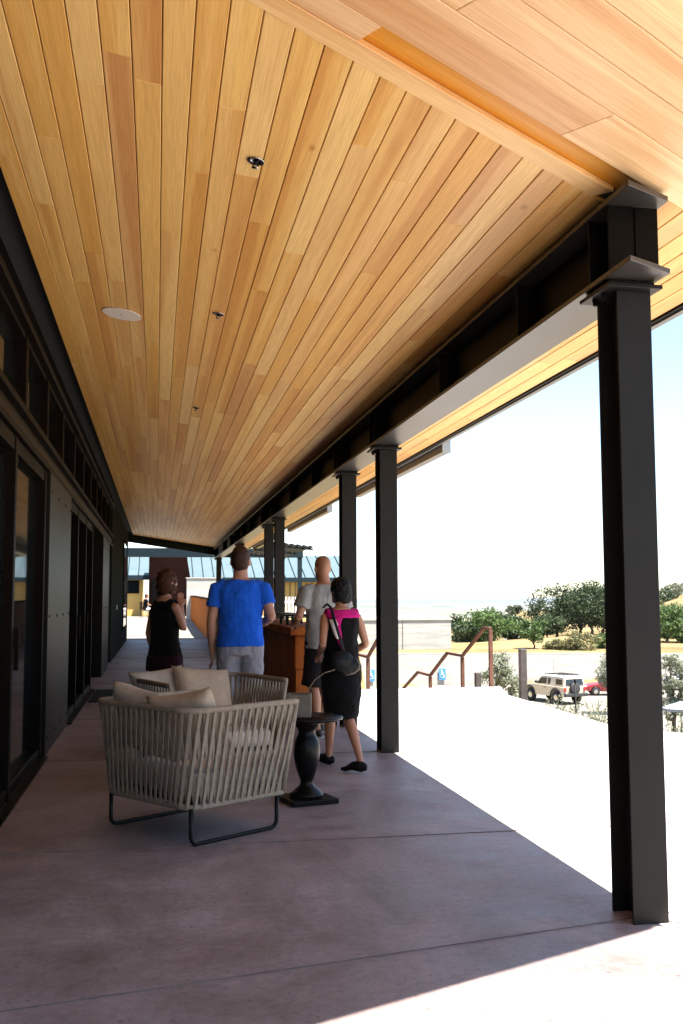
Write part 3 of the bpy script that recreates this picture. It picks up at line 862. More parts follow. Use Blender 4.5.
def make_chair(label, loc, rz):
    t = thing('woven_armchair', label, 'armchair', loc, rz, 'woven rope armchairs')
    top = rr_path(-0.415, 0.415, -0.485, 0.485, 0.11); bot = rr_path(-0.355, 0.355, -0.425, 0.425, 0.10)
    zt, zb = CH_H, 0.22
    N_ = 96
    T_ = resample(top, N_); B_ = resample(bot, N_)
    bm = bmesh.new(); tube(bm, [(x, y, zt) for x, y in resample(top, 60)], 0.019, 10); to_obj('rim', bm, M['cord'], t, True)
    bm = bmesh.new(); tube(bm, [(x, y, zb) for x, y in resample(bot, 60)], 0.017, 10); to_obj('base_rail', bm, M['cord'], t, True)
    # front edges of the arms and front rail
    bm = bmesh.new()
    for s in (-1, 1): tube(bm, [(0.415, s * 0.485, zt), (0.385, s * 0.455, 0.5), (0.355, s * 0.425, zb)], 0.017, 8)
    tube(bm, [(0.355, -0.425, zb), (0.355, 0.425, zb)], 0.017, 8)
    to_obj('front_frame', bm, M['cord'], t, True)
    # cords: an outer and an inner layer leaning opposite ways
    def cords(shift, inset, seed, first):
        bm = bmesh.new(); rg = random.Random(seed)
        for i in range(first, N_, 2):
            j = i + shift
            if j < 0 or j >= N_: j = max(0, min(N_ - 1, j))
            p = Vector((*T_[i], zt + 0.012)); q = Vector((*B_[j], zb - 0.012))
            mid = p.lerp(q, 0.5)
            cx = Vector((mid.x, mid.y, 0)); out = cx.normalized() if cx.length > 0.01 else Vector((1, 0, 0))
            p = p - out * inset; q = q - out * inset
            tn = (Vector((*T_[min(N_ - 1, i + 1)], 0)) - Vector((*T_[max(0, i - 1)], 0))).normalized()
            off = tn.cross(Vector((0, 0, 1)))
            hw = 0.0110; th = 0.0035
            vs_ = []
            for k, pt in enumerate((p, p.lerp(q, 0.33) + out * 0.002 * rg.uniform(-1, 1), p.lerp(q, 0.66) + out * 0.002 * rg.uniform(-1, 1), q)):
                vs_.append([bm.verts.new(pt + tn * a + off * b) for a, b in ((-hw, -th), (hw, -th), (hw, th), (-hw, th))])
            for A, Bq in zip(vs_[:-1], vs_[1:]):
                for k in range(4): bm.faces.new((A[k], A[(k + 1) % 4], Bq[(k + 1) % 4], Bq[k]))
            bm.faces.new(vs_[0][::-1]); bm.faces.new(vs_[-1])
        return bm
    to_obj('outer_cords', cords(3, -0.012, 1, 0), M['cord'], t, False, 0.002, 1)
    to_obj('inner_cords', cords(-2, 0.002, 2, 1), M['cord'], t, False, 0.002, 1)
    # sled bases
    for s in (-1, 1):
        bm = bmesh.new(); y = s * 0.40; c = 0.05
        pts = [(-0.33, y, 0.215)]
        for i in range(7): a = pi + pi / 2 * i / 6; pts.append((-0.33 + c + c * cos(a), y, 0.012 + c + c * sin(a)))
        for i in range(7): a = 1.5 * pi + pi / 2 * i / 6; pts.append((0.33 - c + c * cos(a), y, 0.012 + c + c * sin(a)))
        pts.append((0.33, y, 0.215))
        tube(bm, pts, (0.0125), 8); to_obj('sled_leg', bm, M['frame_black'], t, True)
    bm = bmesh.new(); box(bm, -0.33, 0.35, -0.40, 0.40, 0.235, 0.262); to_obj('seat_platform', bm, M['frame_black'], t)
    bm = bmesh.new(); box(bm, -0.31, 0.36, -0.40, 0.40, 0.265, 0.40); to_obj('seat_cushion', bm, M['cushion'], t, True, 0.045, 5)
    return t
CH1 = make_chair('woven taupe rope armchair nearest the camera, its back corner towards us', (0.24, 6.44, 0), radians(36))
CH2 = copy_tree(CH1); CH2['label'] = 'rope armchair behind the nearest one, facing the camera with two cushions showing'
CH2.location = (0.40, 8.13, 0); CH2.rotation_euler = (0, 0, radians(-68.3))

def world_of(ch, p):
    return Matrix.Translation(ch.location) @ Matrix.Rotation(ch.rotation_euler.z, 4, 'Z') @ Vector(p)
def pillow(ch, p, yaw, lean, size, roll, mat, label, seed, thick=0.17):
    """pillow standing on the seat; p = its centre in the chair's frame; yaw relative to the chair"""
    o = to_obj('throw_pillow', pillow_bm(size, size, thick, seed), mat, None, True)
    o.location = world_of(ch, p)
    m = Matrix.Rotation(ch.rotation_euler.z + yaw, 4, 'Z') @ Matrix.Rotation(radians(90) - lean, 4, 'Y') @ Matrix.Rotation(roll, 4, 'Z')
    o.rotation_euler = m.to_euler()
    tag(o, label, 'pillow', 'throw pillows on the rope armchairs')
pillow(CH1, (-0.23, 0.22, 0.655), radians(0), radians(20), 0.46, radians(8), M['pillow'], 'cream pillow at left behind the back rim of the nearest armchair', 1)
pillow(CH1, (-0.20, -0.22, 0.655), radians(22), radians(24), 0.46, radians(-10), M['pillow_tan'], 'tan pillow leaning into the near back corner of the nearest armchair', 2)
pillow(CH2, (-0.20, -0.30, 0.645), radians(-4), radians(24), 0.46, radians(6), M['pillow'], 'left, half hidden pillow on the armchair behind', 3)
pillow(CH2, (-0.07, 0.01, 0.625), radians(6), radians(26), 0.52, radians(-6), M['pillow_tan'], 'big square tan pillow facing us on the armchair behind', 4, 0.18)

# pedestal side table
tb = thing('side_table', 'black urn shaped pedestal table right of the nearest armchair', 'side table', (1.045, 7.10, 0), radians(15))
bm = bmesh.new(); box(bm, -0.17, 0.17, -0.17, 0.17, 0.0, 0.035); to_obj('plinth', bm, M['table_black'], tb, False, 0.006, 2)
bm = bmesh.new(); lathe(bm, [(0.115, 0.036), (0.118, 0.055), (0.088, 0.080), (0.052, 0.110), (0.042, 0.135), (0.050, 0.16), (0.072, 0.22), (0.089, 0.29), (0.094, 0.35), (0.088, 0.41), (0.070, 0.445), (0.058, 0.47), (0.066, 0.50), (0.09, 0.53), (0.10, 0.553)], 36)
to_obj('urn_pedestal', bm, M['table_black'], tb, True)
bm = bmesh.new(); lathe(bm, [(0.10, 0.554), (0.232, 0.558), (0.252, 0.566), (0.255, 0.578), (0.25, 0.585), (0.02, 0.588)], 48)
to_obj('table_top', bm, M['table_black'], tb, True)
pb = thing('planter_box', 'small weathered grey box with a bent reed on the pedestal table', 'box', (0.985, 7.06, 0.589), radians(-10))
bm = bmesh.new()
for a in ((-0.085, -0.065, -0.065, 0.065), (0.065, 0.085, -0.065, 0.065), (-0.085, 0.085, -0.085, -0.066), (-0.085, 0.085, 0.066, 0.085)): box(bm, a[0], a[1], a[2], a[3], 0, 0.155)
box(bm, -0.064, 0.064, -0.064, 0.064, 0.0, 0.125)
to_obj('box_sides', bm, M['greywood'], pb, False, 0.003, 1)
bm = bmesh.new(); tube(bm, [(0.05, 0, 0.12), (0.07, 0.0, 0.19), (0.11, 0.0, 0.25), (0.18, 0.0, 0.30), (0.25, 0.0, 0.32)], 0.0024, 7)
to_obj('reed', bm, M['reed'], pb, True)

# ------------------------------------------------------------------ corten bar counter
bar = thing('bar_counter', 'rusty corten steel bar counter beside the men', 'counter')
bm = bmesh.new(); box(bm, 1.53, 2.0, 11.25, 16.6, 0.0, 0.62); to_obj('counter_base', bm, M['corten'], bar, False, 0.006, 1)
bm = bmesh.new()
prism(bm, [(1.515, 11.235), (2.01, 11.235), (2.01, 16.62), (1.515, 16.62)], 0.622, 1.00); to_obj('counter_body', bm, M['corten'], bar, False, 0.02, 2)
bm = bmesh.new(); box(bm, 1.46, 2.02, 11.17, 16.7, 1.003, 1.09); to_obj('counter_top', bm, M['corten'], bar, False, 0.008, 2)
for i, (x, y, lab) in enumerate(((1.70, 12.6, 'low black serving rack on the corten bar, nearer the men'), (1.70, 14.1, 'low black serving rack farther along the corten bar'))):
    t = thing('serving_rack', lab, 'rack', (x, y, 1.091), 0, 'black racks on the bar')
    for dx in (-0.13, 0.13):
        for dy in (-0.32, 0.32):
            bm = bmesh.new(); box(bm, dx - 0.015, dx + 0.015, dy - 0.015, dy + 0.015, 0, 0.10); to_obj('leg', bm, M['frame_black'], t)
    bm = bmesh.new(); box(bm, -0.17, 0.17, -0.42, 0.42, 0.101, 0.125); to_obj('tray', bm, M['frame_black'], t, False, 0.004, 1)

# ------------------------------------------------------------------ people
def rot2(v, a): return Vector((v[0] * cos(a) - v[1] * sin(a), v[0] * sin(a) + v[1] * cos(a), v[2]))
def build_person(label, loc, face, H, J=None, female=False, hyaw=0.0, skin='skin', hair=None, girth=1.0):
    """local frame: looks along +y, x to its right. J overrides joints given for a 1.8 m figure."""
    k = H / 1.8
    j = dict(pel=(0, 0, 0.96), waist=(0, 0.0, 1.10), chest=(0, 0.0, 1.32), neck=(0, -0.005, 1.50), head=(0, 0.03, 1.665),
             shL=(-0.185, 0, 1.45), shR=(0.185, 0, 1.45), elL=(-0.245, -0.03, 1.16), elR=(0.245, -0.03, 1.16),
             wrL=(-0.25, 0.04, 0.91), wrR=(0.25, 0.04, 0.91), hiL=(-0.09, 0, 0.93), hiR=(0.09, 0, 0.93),
             knL=(-0.10, 0.03, 0.50), knR=(0.10, 0.03, 0.50), anL=(-0.10, -0.02, 0.085), anR=(0.10, -0.02, 0.085), toeL=(-0.12, 0.16, 0.03), toeR=(0.12, 0.16, 0.03))
    if female:
        for s, g in (('L', -1), ('R', 1)):
            j['sh' + s] = (g * 0.160, 0, 1.44); j['el' + s] = (g * 0.215, -0.03, 1.16); j['wr' + s] = (g * 0.22, 0.04, 0.92)
    if J: j.update(J)
    j = {a: Vector(b) * k for a, b in j.items()}
    root = thing('person', label, 'person', loc, face)
    t = dict(root=root, j=j, k=k, female=female, g=girth)
    bm = bmesh.new()
    X = Vector((1, 0, 0)); Y = Vector((0, 1, 0))
    wd = 0.86 if female else 1.0
    torso = [(0.86, 0.135 * (1.12 if female else 1), 0.10), (0.95, 0.168 * (1.06 if female else 1), 0.118), (1.05, 0.155 * (0.92 if female else 1), 0.11), (1.12, 0.15 * (0.86 if female else 1), 0.105),
             (1.25, 0.168 * wd, 0.118), (1.36, 0.182 * wd, 0.12), (1.43, 0.178 * wd, 0.10), (1.48, 0.13 * wd, 0.078), (1.515, 0.075, 0.062)]
    def tc(z):      # torso centre line
        pts = [('pel', 0.96), ('waist', 1.10), ('chest', 1.32), ('neck', 1.50)]
        if z <= 0.96: return j['pel'] + Vector((0, 0, (z - 0.96) * k))
        for (a, za), (b, zb) in zip(pts[:-1], pts[1:]):
            if z <= zb: return j[a].lerp(j[b], (z - za) / (zb - za))
        return j['neck'] + Vector((0, 0, (z - 1.5) * k))
    t['tc'] = tc; t['torso'] = torso
    loft(bm, [(tc(z), X * (a * k * girth), Y * (b * k * girth)) for z, a, b in torso], 24)
    # neck, head
    nk = j['neck']; hd = j['head']
    nr = 0.050 if female else 0.060
    tube(bm, [nk - Vector((0, 0, 0.05 * k)), nk.lerp(hd, 0.45), hd - Vector((0, 0.0, 0.03 * k))], [nr * 1.25 * k, nr * k, nr * k], 14)
    hy = Matrix.Rotation(hyaw, 3, 'Z')
    hs = k * (0.97 if female else 1.0)
    prof = [(-0.118, 0.030, 0.030, 0.055), (-0.100, 0.048, 0.055, 0.038), (-0.07, 0.062, 0.078, 0.014), (-0.03, 0.070, 0.093, 0.0), (0.01, 0.076, 0.099, -0.006), (0.05, 0.077, 0.098, -0.008), (0.085, 0.068, 0.086, -0.008), (0.112, 0.046, 0.060, -0.006), (0.125, 0.018, 0.024, -0.004)]
    loft(bm, [(hd + hy @ Vector((0, dy * hs, z * hs)), hy @ Vector((a * hs, 0, 0)), hy @ Vector((0, b * hs, 0))) for z, a, b, dy in prof], 22)
    for s in (-1, 1):    # ears, brow
        ellipsoid(bm, (0, 0, 0), (0.012 * hs, 0.020 * hs, 0.032 * hs), 10, 8)
        M4 = Matrix.Translation(hd + hy @ Vector((s * 0.079 * hs, -0.005 * hs, -0.012 * hs))) @ Matrix.Rotation(hyaw, 4, 'Z')
        vsn = bm.verts[:] if False else None
        bm.verts.ensure_lookup_table()
        for v in bm.verts[-10 * 7:]: v.co = M4 @ v.co
    tube(bm, [hd + hy @ Vector((0, 0.088 * hs, 0.018 * hs)), hd + hy @ Vector((0, 0.108 * hs, -0.016 * hs)), hd + hy @ Vector((0, 0.100 * hs, -0.030 * hs))], [0.010 * hs, 0.015 * hs, 0.014 * hs], 8)
    tube(bm, [hd + hy @ Vector((-0.022 * hs, 0.086 * hs, -0.062 * hs)), hd + hy @ Vector((0, 0.098 * hs, -0.061 * hs)), hd + hy @ Vector((0.022 * hs, 0.086 * hs, -0.062 * hs))], 0.0075 * hs, 6)
    # limbs
    am = 0.86 if female else 1.0
    for s, g in (('L', -1), ('R', 1)):
        sh, el, wr = j['sh' + s], j['el' + s], j['wr' + s]
        tube(bm, [sh + Vector((-g * 0.05 * k, 0, -0.02 * k)), sh + Vector((0, 0, -0.024 * k)), sh.lerp(el, 0.35), sh.lerp(el, 0.7), el], [0.055 * k * am, 0.055 * k * am, 0.052 * k * am, 0.045 * k * am, 0.040 * k * am], 14)
        tube(bm, [sh.lerp(el, 0.9), el, el.lerp(wr, 0.3), el.lerp(wr, 0.75), wr], [0.038 * k * am, 0.040 * k * am, 0.042 * k * am, 0.032 * k * am, 0.026 * k * am], 14)
        # hand: palm, four fingers, thumb
        d = (wr - el).normalized(); side = Vector((0, 0, 1)).cross(d)
        side = (Vector((0, 1, 0)) if side.length < 0.3 else side).normalized()
        side = (side - d * side.dot(d)).normalized(); nrm = d.cross(side).normalized()
        hk = k * (0.9 if female else 1.0)
        loft(bm, [(wr + d * (a * hk), side * (b * hk), nrm * (c * hk)) for a, b, c in ((-0.01, 0.026, 0.020), (0.03, 0.036, 0.017), (0.07, 0.042, 0.015), (0.095, 0.040, 0.012))], 12)
        for fi, (o_, ln) in enumerate(((-0.030, 0.066), (-0.010, 0.078), (0.010, 0.073), (0.029, 0.058))):
            b0 = wr + d * (0.085 * hk) + side * (o_ * hk)
            tube(bm, [b0, b0 + d * (ln * 0.45 * hk) + nrm * (g * 0.006 * hk), b0 + d * (ln * 0.8 * hk) + nrm * (g * 0.02 * hk), b0 + d * (ln * hk * 0.95) + nrm * (g * 0.034 * hk)], [0.0088 * hk, 0.0085 * hk, 0.008 * hk, 0.0068 * hk], 7)
        b0 = wr + d * (0.025 * hk) - side * (0.030 * hk)
        tube(bm, [b0, b0 + d * (0.03 * hk) - side * (0.022 * hk), b0 + d * (0.062 * hk) - side * (0.024 * hk) + nrm * (g * 0.01 * hk)], [0.013 * hk, 0.0105 * hk, 0.008 * hk], 7)
        hp, kn, an, toe = j['hi' + s], j['kn' + s], j['an' + s], j['toe' + s]
        lg = 0.95 if female else 1.0
        tube(bm, [hp + Vector((0, 0, 0.03 * k)), hp.lerp(kn, 0.3), hp.lerp(kn, 0.75), kn], [0.088 * k * lg, 0.083 * k * lg, 0.062 * k * lg, 0.053 * k * lg], 16)
        cb = (Vector((0, -0.02 * k, 0)))
        tube(bm, [hp.lerp(kn, 0.93), kn, kn.lerp(an, 0.30) + cb, kn.lerp(an, 0.6) + cb * 0.5, kn.lerp(an, 0.88), an - Vector((0, 0, 0.03 * k))],
             [0.052 * k * lg, 0.051 * k * lg, 0.056 * k * lg, 0.045 * k * lg, 0.033 * k * lg, 0.036 * k * lg], 16)
        fd = Vector((toe.x - an.x, toe.y - an.y, 0)).normalized(); fs = Vector((fd.y, -fd.x, 0))
        z0 = min(an.z - 0.055 * k, toe.z)
        heel = an - fd * (0.045 * k)
        loft(bm, [(Vector((heel.x, heel.y, an.z - 0.05 * k)), fs * 0.026 * k, Vector((0, 0, 0.026 * k))), (an + Vector((0, 0, -0.035 * k)) + fd * 0.02 * k, fs * 0.034 * k, Vector((0, 0, 0.045 * k))),
                  (an.lerp(toe, 0.6) + Vector((0, 0, 0.0)), fs * 0.042 * k, Vector((0, 0, 0.030 * k))), (toe, fs * 0.038 * k, Vector((0, 0, 0.019 * k))), (toe + fd * 0.035 * k, fs * 0.018 * k, Vector((0, 0, 0.012 * k)))], 14)
    t['body'] = solid('body', bm, M[skin], root, 0.0065, 3)
    # eyes
    for s in (-1, 1):
        bm = bmesh.new(); ellipsoid(bm, tuple(hd + hy @ Vector((s * 0.031 * hs, 0.086 * hs, 0.006 * hs))), (0.011 * hs, 0.009 * hs, 0.007 * hs), 10, 8)
        to_obj('eye', bm, M['eye'], root, True)
    t['hy'] = hy; t['hs'] = hs
    return t

def garment_torso(t, bm, z0, z1, ex=0.018, flare=0.0):
    k, j = t['k'], t['j']
    X = Vector((1, 0, 0)); Y = Vector((0, 1, 0))
    tor = t['torso']
    def at(z):
        if z <= tor[0][0]: return tor[1][1], tor[1][2]
        for (za, a, b), (zb, c, d) in zip(tor[:-1], tor[1:]):
            if z <= zb:
                f = (z - za) / (zb - za); return a + (c - a) * f, b + (d - b) * f
        return tor[-1][1], tor[-1][2]
    R = []; n = 14
    for i in range(n + 1):
        z = z0 + (z1 - z0) * i / n
        a, b = at(z)
        if z < 1.25: a = max(a, 0.158 * (0.9 if t['female'] else 1.0)) ; b = max(b, 0.108)
        fl = flare * max(0, (1.2 - z))
        R.append((t['tc'](z), X * ((a * t['g'] + ex + fl) * k), Y * ((b * t['g'] + ex + fl) * k)))
    loft(bm, R, 28)

def sleeve(t, bm, s, frac, r0=0.072, r1=0.066, extra=0.0):
    k, j = t['k'], t['j']; g = -1 if s == 'L' else 1
    sh, el = j['sh' + s], j['el' + s]
    tube(bm, [sh + Vector((-g * 0.10 * k, 0, -0.012 * k)), sh + Vector((-g * 0.035 * k, 0, -0.008 * k)), sh + Vector((g * 0.010 * k, 0, -0.026 * k)), sh.lerp(el, frac * 0.5), sh.lerp(el, frac)], [0.060 * k, 0.068 * k, r0 * 0.96 * k, (r0 + r1) / 2 * k, r1 * k], 18)

def shorts(t, name, mat, zbot, ex=0.022, flare=0.012, top=1.06, part=None):
    k, j = t['k'], t['j']; bm = bmesh.new()
    garment_torso(t, bm, 0.87, top, ex * 0.8)
    for s in 'LR':
        hp, kn, an = j['hi' + s], j['kn' + s], j['an' + s]
        frac = (hp.z - zbot * k) / (hp.z - kn.z)
        if frac <= 1.0:
            e = hp.lerp(kn, frac)
            tube(bm, [hp + Vector((0, 0, 0.05 * k)), hp.lerp(kn, frac * 0.45), e], [(0.095 + ex) * k, (0.088 + ex) * k, (0.070 + ex + flare) * k], 20)
        else:
            f2 = (kn.z - zbot * k) / (kn.z - an.z); e = kn.lerp(an, f2)
            tube(bm, [hp + Vector((0, 0, 0.05 * k)), hp.lerp(kn, 0.5), kn, kn.lerp(an, f2 * 0.6), e], [(0.095 + ex) * k, (0.08 + ex) * k, (0.055 + ex) * k, (0.05 + ex) * k, (0.045 + ex) * k], 20)
    return solid(name, bm, mat, t['root'], 0.009, 3, 0.022, 0.09)

def hair_cap(t, mat, extra, name='hair', rough=0.014):
    """extra: list of (offset from head centre, radii)"""
    hd, hy, hs = t['j']['head'], t['hy'], t['hs']; bm = bmesh.new()
    for c, r in extra:
        n0 = len(bm.verts)
        ellipsoid(bm, (0, 0, 0), tuple(a * hs for a in r), 18, 12)
        bm.verts.ensure_lookup_table()
        for v in bm.verts[n0:]: v.co = hd + hy @ (v.co + Vector(c) * hs)
    return solid(name, bm, mat, t['root'], 0.006, 2, rough, 0.03)

def shoes(t, mat, sole=True, h=0.055):
    k, j = t['k'], t['j']
    for s in 'LR':
        an, toe = j['an' + s], j['toe' + s]
        fd = Vector((toe.x - an.x, toe.y - an.y, 0)).normalized(); fs = Vector((fd.y, -fd.x, 0))
        bm = bmesh.new(); heel = an - fd * (0.058 * k)
        zh = an.z - 0.055 * k
        loft(bm, [(Vector((heel.x, heel.y, zh + 0.012 * k)), fs * 0.022 * k, Vector((0, 0, 0.028 * k))), (Vector((an.x, an.y, zh + 0.02 * k)), fs * 0.043 * k, Vector((0, 0, (0.045 + h * 0.2) * k))),
                  (an.lerp(toe, 0.6) + Vector((0, 0, 0.004 * k)), fs * 0.050 * k, Vector((0, 0, 0.038 * k))), (toe + Vector((0, 0, 0.002)), fs * 0.046 * k, Vector((0, 0, 0.026 * k))), (toe + fd * 0.05 * k, fs * 0.02 * k, Vector((0, 0, 0.014 * k)))], 18)
        sh = solid('shoe', bm, mat, t['root'], 0.006, 2)
        if sole:
            bm = bmesh.new()
            a = Vector((heel.x, heel.y, zh - 0.022 * k)); b = toe + fd * 0.045 * k; b = Vector((b.x, b.y, toe.z - 0.022 * k))
            beam_between(bm, a, b, 0.080 * k, 0.014 * k); to_obj('sole', bm, M['sole'], sh, False, 0.005, 2)

# --- man in the blue shirt
p = build_person('man in royal blue t-shirt and light grey shorts, seen from behind', (0.735, 9.05, 0), radians(-4), 1.885,
                 dict(shL=(-0.182, 0, 1.45), shR=(0.182, 0, 1.45), elL=(-0.245, -0.02, 1.155), wrL=(-0.235, 0.05, 0.905), elR=(0.262, -0.04, 1.19), wrR=(0.20, 0.20, 1.13)), hyaw=radians(-6), hair=True, girth=1.0)
bm = bmesh.new(); garment_torso(p, bm, 0.945, 1.505, 0.026, 0.05); sleeve(p, bm, 'L', 0.60, 0.076, 0.072); sleeve(p, bm, 'R', 0.60, 0.076, 0.074)
solid('t_shirt', bm, M['blue_shirt'], p['root'], 0.009, 3, 0.022, 0.10)
shorts(p, 'shorts', M['grey_shorts'], 0.50)
hair_cap(p, M['hair_brown'], [((0, -0.014, 0.034), (0.082, 0.103, 0.102)), ((0, -0.040, -0.02), (0.074, 0.070, 0.075))], rough=0.010)
shoes(p, M['shoe'])

# --- bald man in grey shirt, mid-step
p = build_person('bald man in loose grey t-shirt and charcoal shorts walking away', (1.705, 10.35, 0), radians(24), 1.86,
                 dict(shL=(-0.20, 0, 1.45), shR=(0.20, 0, 1.45), elL=(-0.285, 0.02, 1.185), wrL=(-0.20, 0.22, 1.12), elR=(0.27, -0.04, 1.16), wrR=(0.24, 0.14, 0.98),
                      knL=(-0.10, 0.05, 0.50), anL=(-0.10, -0.03, 0.085), toeL=(-0.15, 0.145, 0.03), knR=(0.10, 0.16, 0.53), anR=(0.10, 0.22, 0.10), toeR=(0.12, 0.40, 0.03)), skin='skin_tan', hyaw=radians(-8), girth=1.08)
bm = bmesh.new(); garment_torso(p, bm, 0.87, 1.50, 0.024, 0.045); sleeve(p, bm, 'L', 0.66, 0.082, 0.084); sleeve(p, bm, 'R', 0.66, 0.082, 0.084)
solid('t_shirt', bm, M['grey_shirt'], p['root'], 0.009, 3, 0.026, 0.10)
shorts(p, 'shorts', M['charcoal'], 0.50, 0.024, 0.022)
shoes(p, M['shoe'])

# --- woman in black dress with magenta yoke
p = build_person('woman in sleeveless black dress with magenta yoke, carrying a black shoulder bag', (1.525, 8.38, 0), radians(14), 1.585,
                 dict(elL=(-0.235, -0.10, 1.17), wrL=(-0.17, 0.13, 1.06), elR=(0.245, -0.03, 1.16), wrR=(0.15, 0.18, 1.05), shL=(-0.170, 0, 1.435), shR=(0.170, 0, 1.435),
                      hiL=(-0.085, 0, 0.93), hiR=(0.085, 0, 0.93), knL=(-0.04, 0.20, 0.51), anL=(0.0, 0.30, 0.085), toeL=(-0.12, 0.41, 0.03),
                      knR=(0.05, -0.02, 0.50), anR=(0.06, -0.30, 0.10), toeR=(-0.04, -0.19, 0.03)), female=True, skin='skin_tan', hyaw=radians(18), girth=1.05)
bm = bmesh.new(); k = p['k']; j = p['j']
garment_torso(p, bm, 0.92, 1.455, 0.016, 0.02)
Xv = Vector((1, 0, 0)); Yv = Vector((0, 1, 0))
loft(bm, [(j['pel'] + Vector((0, dy * k, (z - 0.96) * k)), Xv * (a * k), Yv * (b * k)) for z, a, b, dy in ((0.475, 0.160, 0.150, 0.0), (0.60, 0.180, 0.155, 0.0), (0.75, 0.198, 0.156, 0), (0.90, 0.202, 0.152, 0), (1.0, 0.186, 0.138, 0), (1.08, 0.158, 0.116, 0))], 28)
solid('dress', bm, M['black_cloth'], p['root'], 0.008, 3, 0.02, 0.09)
bm = bmesh.new()
R = []
for z, a, b in ((1.415, 0.172, 0.118), (1.437, 0.176, 0.113), (1.462, 0.150, 0.097), (1.49, 0.098, 0.082)):
    R.append((p['tc'](z), Xv * ((a + 0.012) * k), Yv * ((b + 0.012) * k)))
loft(bm, R, 28)
for g, s in ((-1, 'L'), (1, 'R')):
    sh = j['sh' + s]; tube(bm, [sh + Vector((-g * 0.08 * k, 0, 0.01 * k)), sh + Vector((-g * 0.005 * k, 0, 0.012 * k))], [0.066 * k, 0.058 * k], 14)
solid('yoke', bm, M['magenta'], p['root'], 0.007, 3, 0.010, 0.08)
# magenta and white patch down the left of the back
def back_patch(name, mat, pts, off):
    bm = bmesh.new(); vs_ = []
    for x, z in pts:
        c = p['tc'](z); a, b = 0.176, 0.128
        yy = -math.sqrt(max(0.02, 1 - (x / a) ** 2)) * (b + 0.022) + off
        vs_.append((c.x + x * k, c.y + yy * k, z * k))
    n = len(vs_) // 2
    A = [bm.verts.new(v) for v in vs_[:n]]; B = [bm.verts.new(v) for v in vs_[n:]]
    A2 = [bm.verts.new((v[0], v[1] + 0.02, v[2])) for v in vs_[:n]]; B2 = [bm.verts.new((v[0], v[1] + 0.02, v[2])) for v in vs_[n:]]
    for i in range(n - 1):
        bm.faces.new((A[i], A[i + 1], B[i + 1], B[i])); bm.faces.new((A2[i], B2[i], B2[i + 1], A2[i + 1]))
        bm.faces.new((A[i], A2[i], A2[i + 1], A[i + 1])); bm.faces.new((B[i], B[i + 1], B2[i + 1], B2[i]))
    bm.faces.new((A[0], B[0], B2[0], A2[0])); bm.faces.new((A[-1], A2[-1], B2[-1], B[-1]))
    to_obj(name, bm, mat, p['root'], True)
back_patch('magenta_panel', M['magenta'], [(-0.155, 1.42), (-0.135, 1.34), (-0.115, 1.27), (-0.085, 1.18), (-0.05, 1.10), (-0.035, 1.05), (-0.050, 1.425), (-0.072, 1.34), (-0.060, 1.27), (-0.058, 1.18), (-0.034, 1.10), (-0.032, 1.05)], -0.006)
back_patch('white_print', M['white'], [(-0.158, 1.40), (-0.145, 1.35), (-0.135, 1.31), (-0.125, 1.27), (-0.105, 1.22), (-0.112, 1.40), (-0.095, 1.355), (-0.105, 1.31), (-0.08, 1.27), (-0.088, 1.22)], -0.013)
hair_cap(p, M['hair_dark'], [((0, -0.018, 0.032), (0.098, 0.114, 0.114)), ((0, -0.045, -0.03), (0.098, 0.090, 0.092)), ((0.0, -0.085, -0.065), (0.075, 0.055, 0.06))], rough=0.02)
shoes(p, M['leather'], False)
bag = thing('shoulder_bag', 'black slouchy leather bag hanging at the side of the woman in black', 'bag', (1.525, 8.38, 0), radians(14))
bm = bmesh.new()
for c, r in (((-0.09, -0.20, 0.90), (0.11, 0.055, 0.085)), ((-0.06, -0.195, 0.845), (0.095, 0.05, 0.07)), ((-0.01, -0.20, 0.865), (0.08, 0.045, 0.07))):
    ellipsoid(bm, c, r, 20, 12)
solid('pouch', bm, M['leather'], bag, 0.008, 3, 0.016, 0.08)
bm = bmesh.new()
tube(bm, [(-0.135, 0.06, 1.33), (-0.13, 0.0, 1.362), (-0.125, -0.075, 1.33), (-0.128, -0.142, 1.24), (-0.10, -0.185, 1.10), (-0.06, -0.21, 0.93)], [(0.014, 0.006)] * 6, 8)
to_obj('strap', bm, M['leather'], bag, True)
bm = bmesh.new(); tube(bm, [(0.03, -0.245, 0.91), (0.06, -0.235, 0.87), (0.055, -0.238, 0.83), (0.01, -0.245, 0.80), (-0.06, -0.245, 0.785)], 0.0035, 6)
to_obj('piping', bm, M['reed'], bag, True)

# --- woman with auburn hair
p = build_person('auburn haired woman in black sleeveless top, hand at her chin', (0.08, 9.65, 0), radians(-52), 1.69,
                 dict(elR=(0.20, 0.07, 1.20), wrR=(0.075, 0.14, 1.43), elL=(-0.22, -0.03, 1.16), wrL=(-0.19, 0.02, 0.93)), female=True, hyaw=radians(-4))
bm = bmesh.new(); garment_torso(p, bm, 0.80, 1.475, 0.016, 0.05)
for s, g in (('L', -1), ('R', 1)):
    sh = p['j']['sh' + s]; kk = p['k']; tube(bm, [sh + Vector((-g * 0.08 * kk, 0, 0.0)), sh + Vector((-g * 0.02 * kk, 0, 0.004))], [0.066 * kk, 0.058 * kk], 14)
solid('top', bm, M['black_cloth'], p['root'], 0.008, 3, 0.022, 0.09)
bm = bmesh.new(); kk = p['k']
loft(bm, [(p['tc'](z), Xv * (a * kk), Yv * (b * kk)) for z, a, b in ((0.79, 0.215, 0.165), (0.85, 0.212, 0.163), (0.94, 0.206, 0.157))], 28)
solid('sheen_band', bm, M['plum_sheen'], p['root'], 0.008, 2, 0.02, 0.09)  # sheen on the black top, painted as a plum band
shorts(p, 'trousers', M['black_cloth'], 0.12, 0.016, 0.0, 1.0)
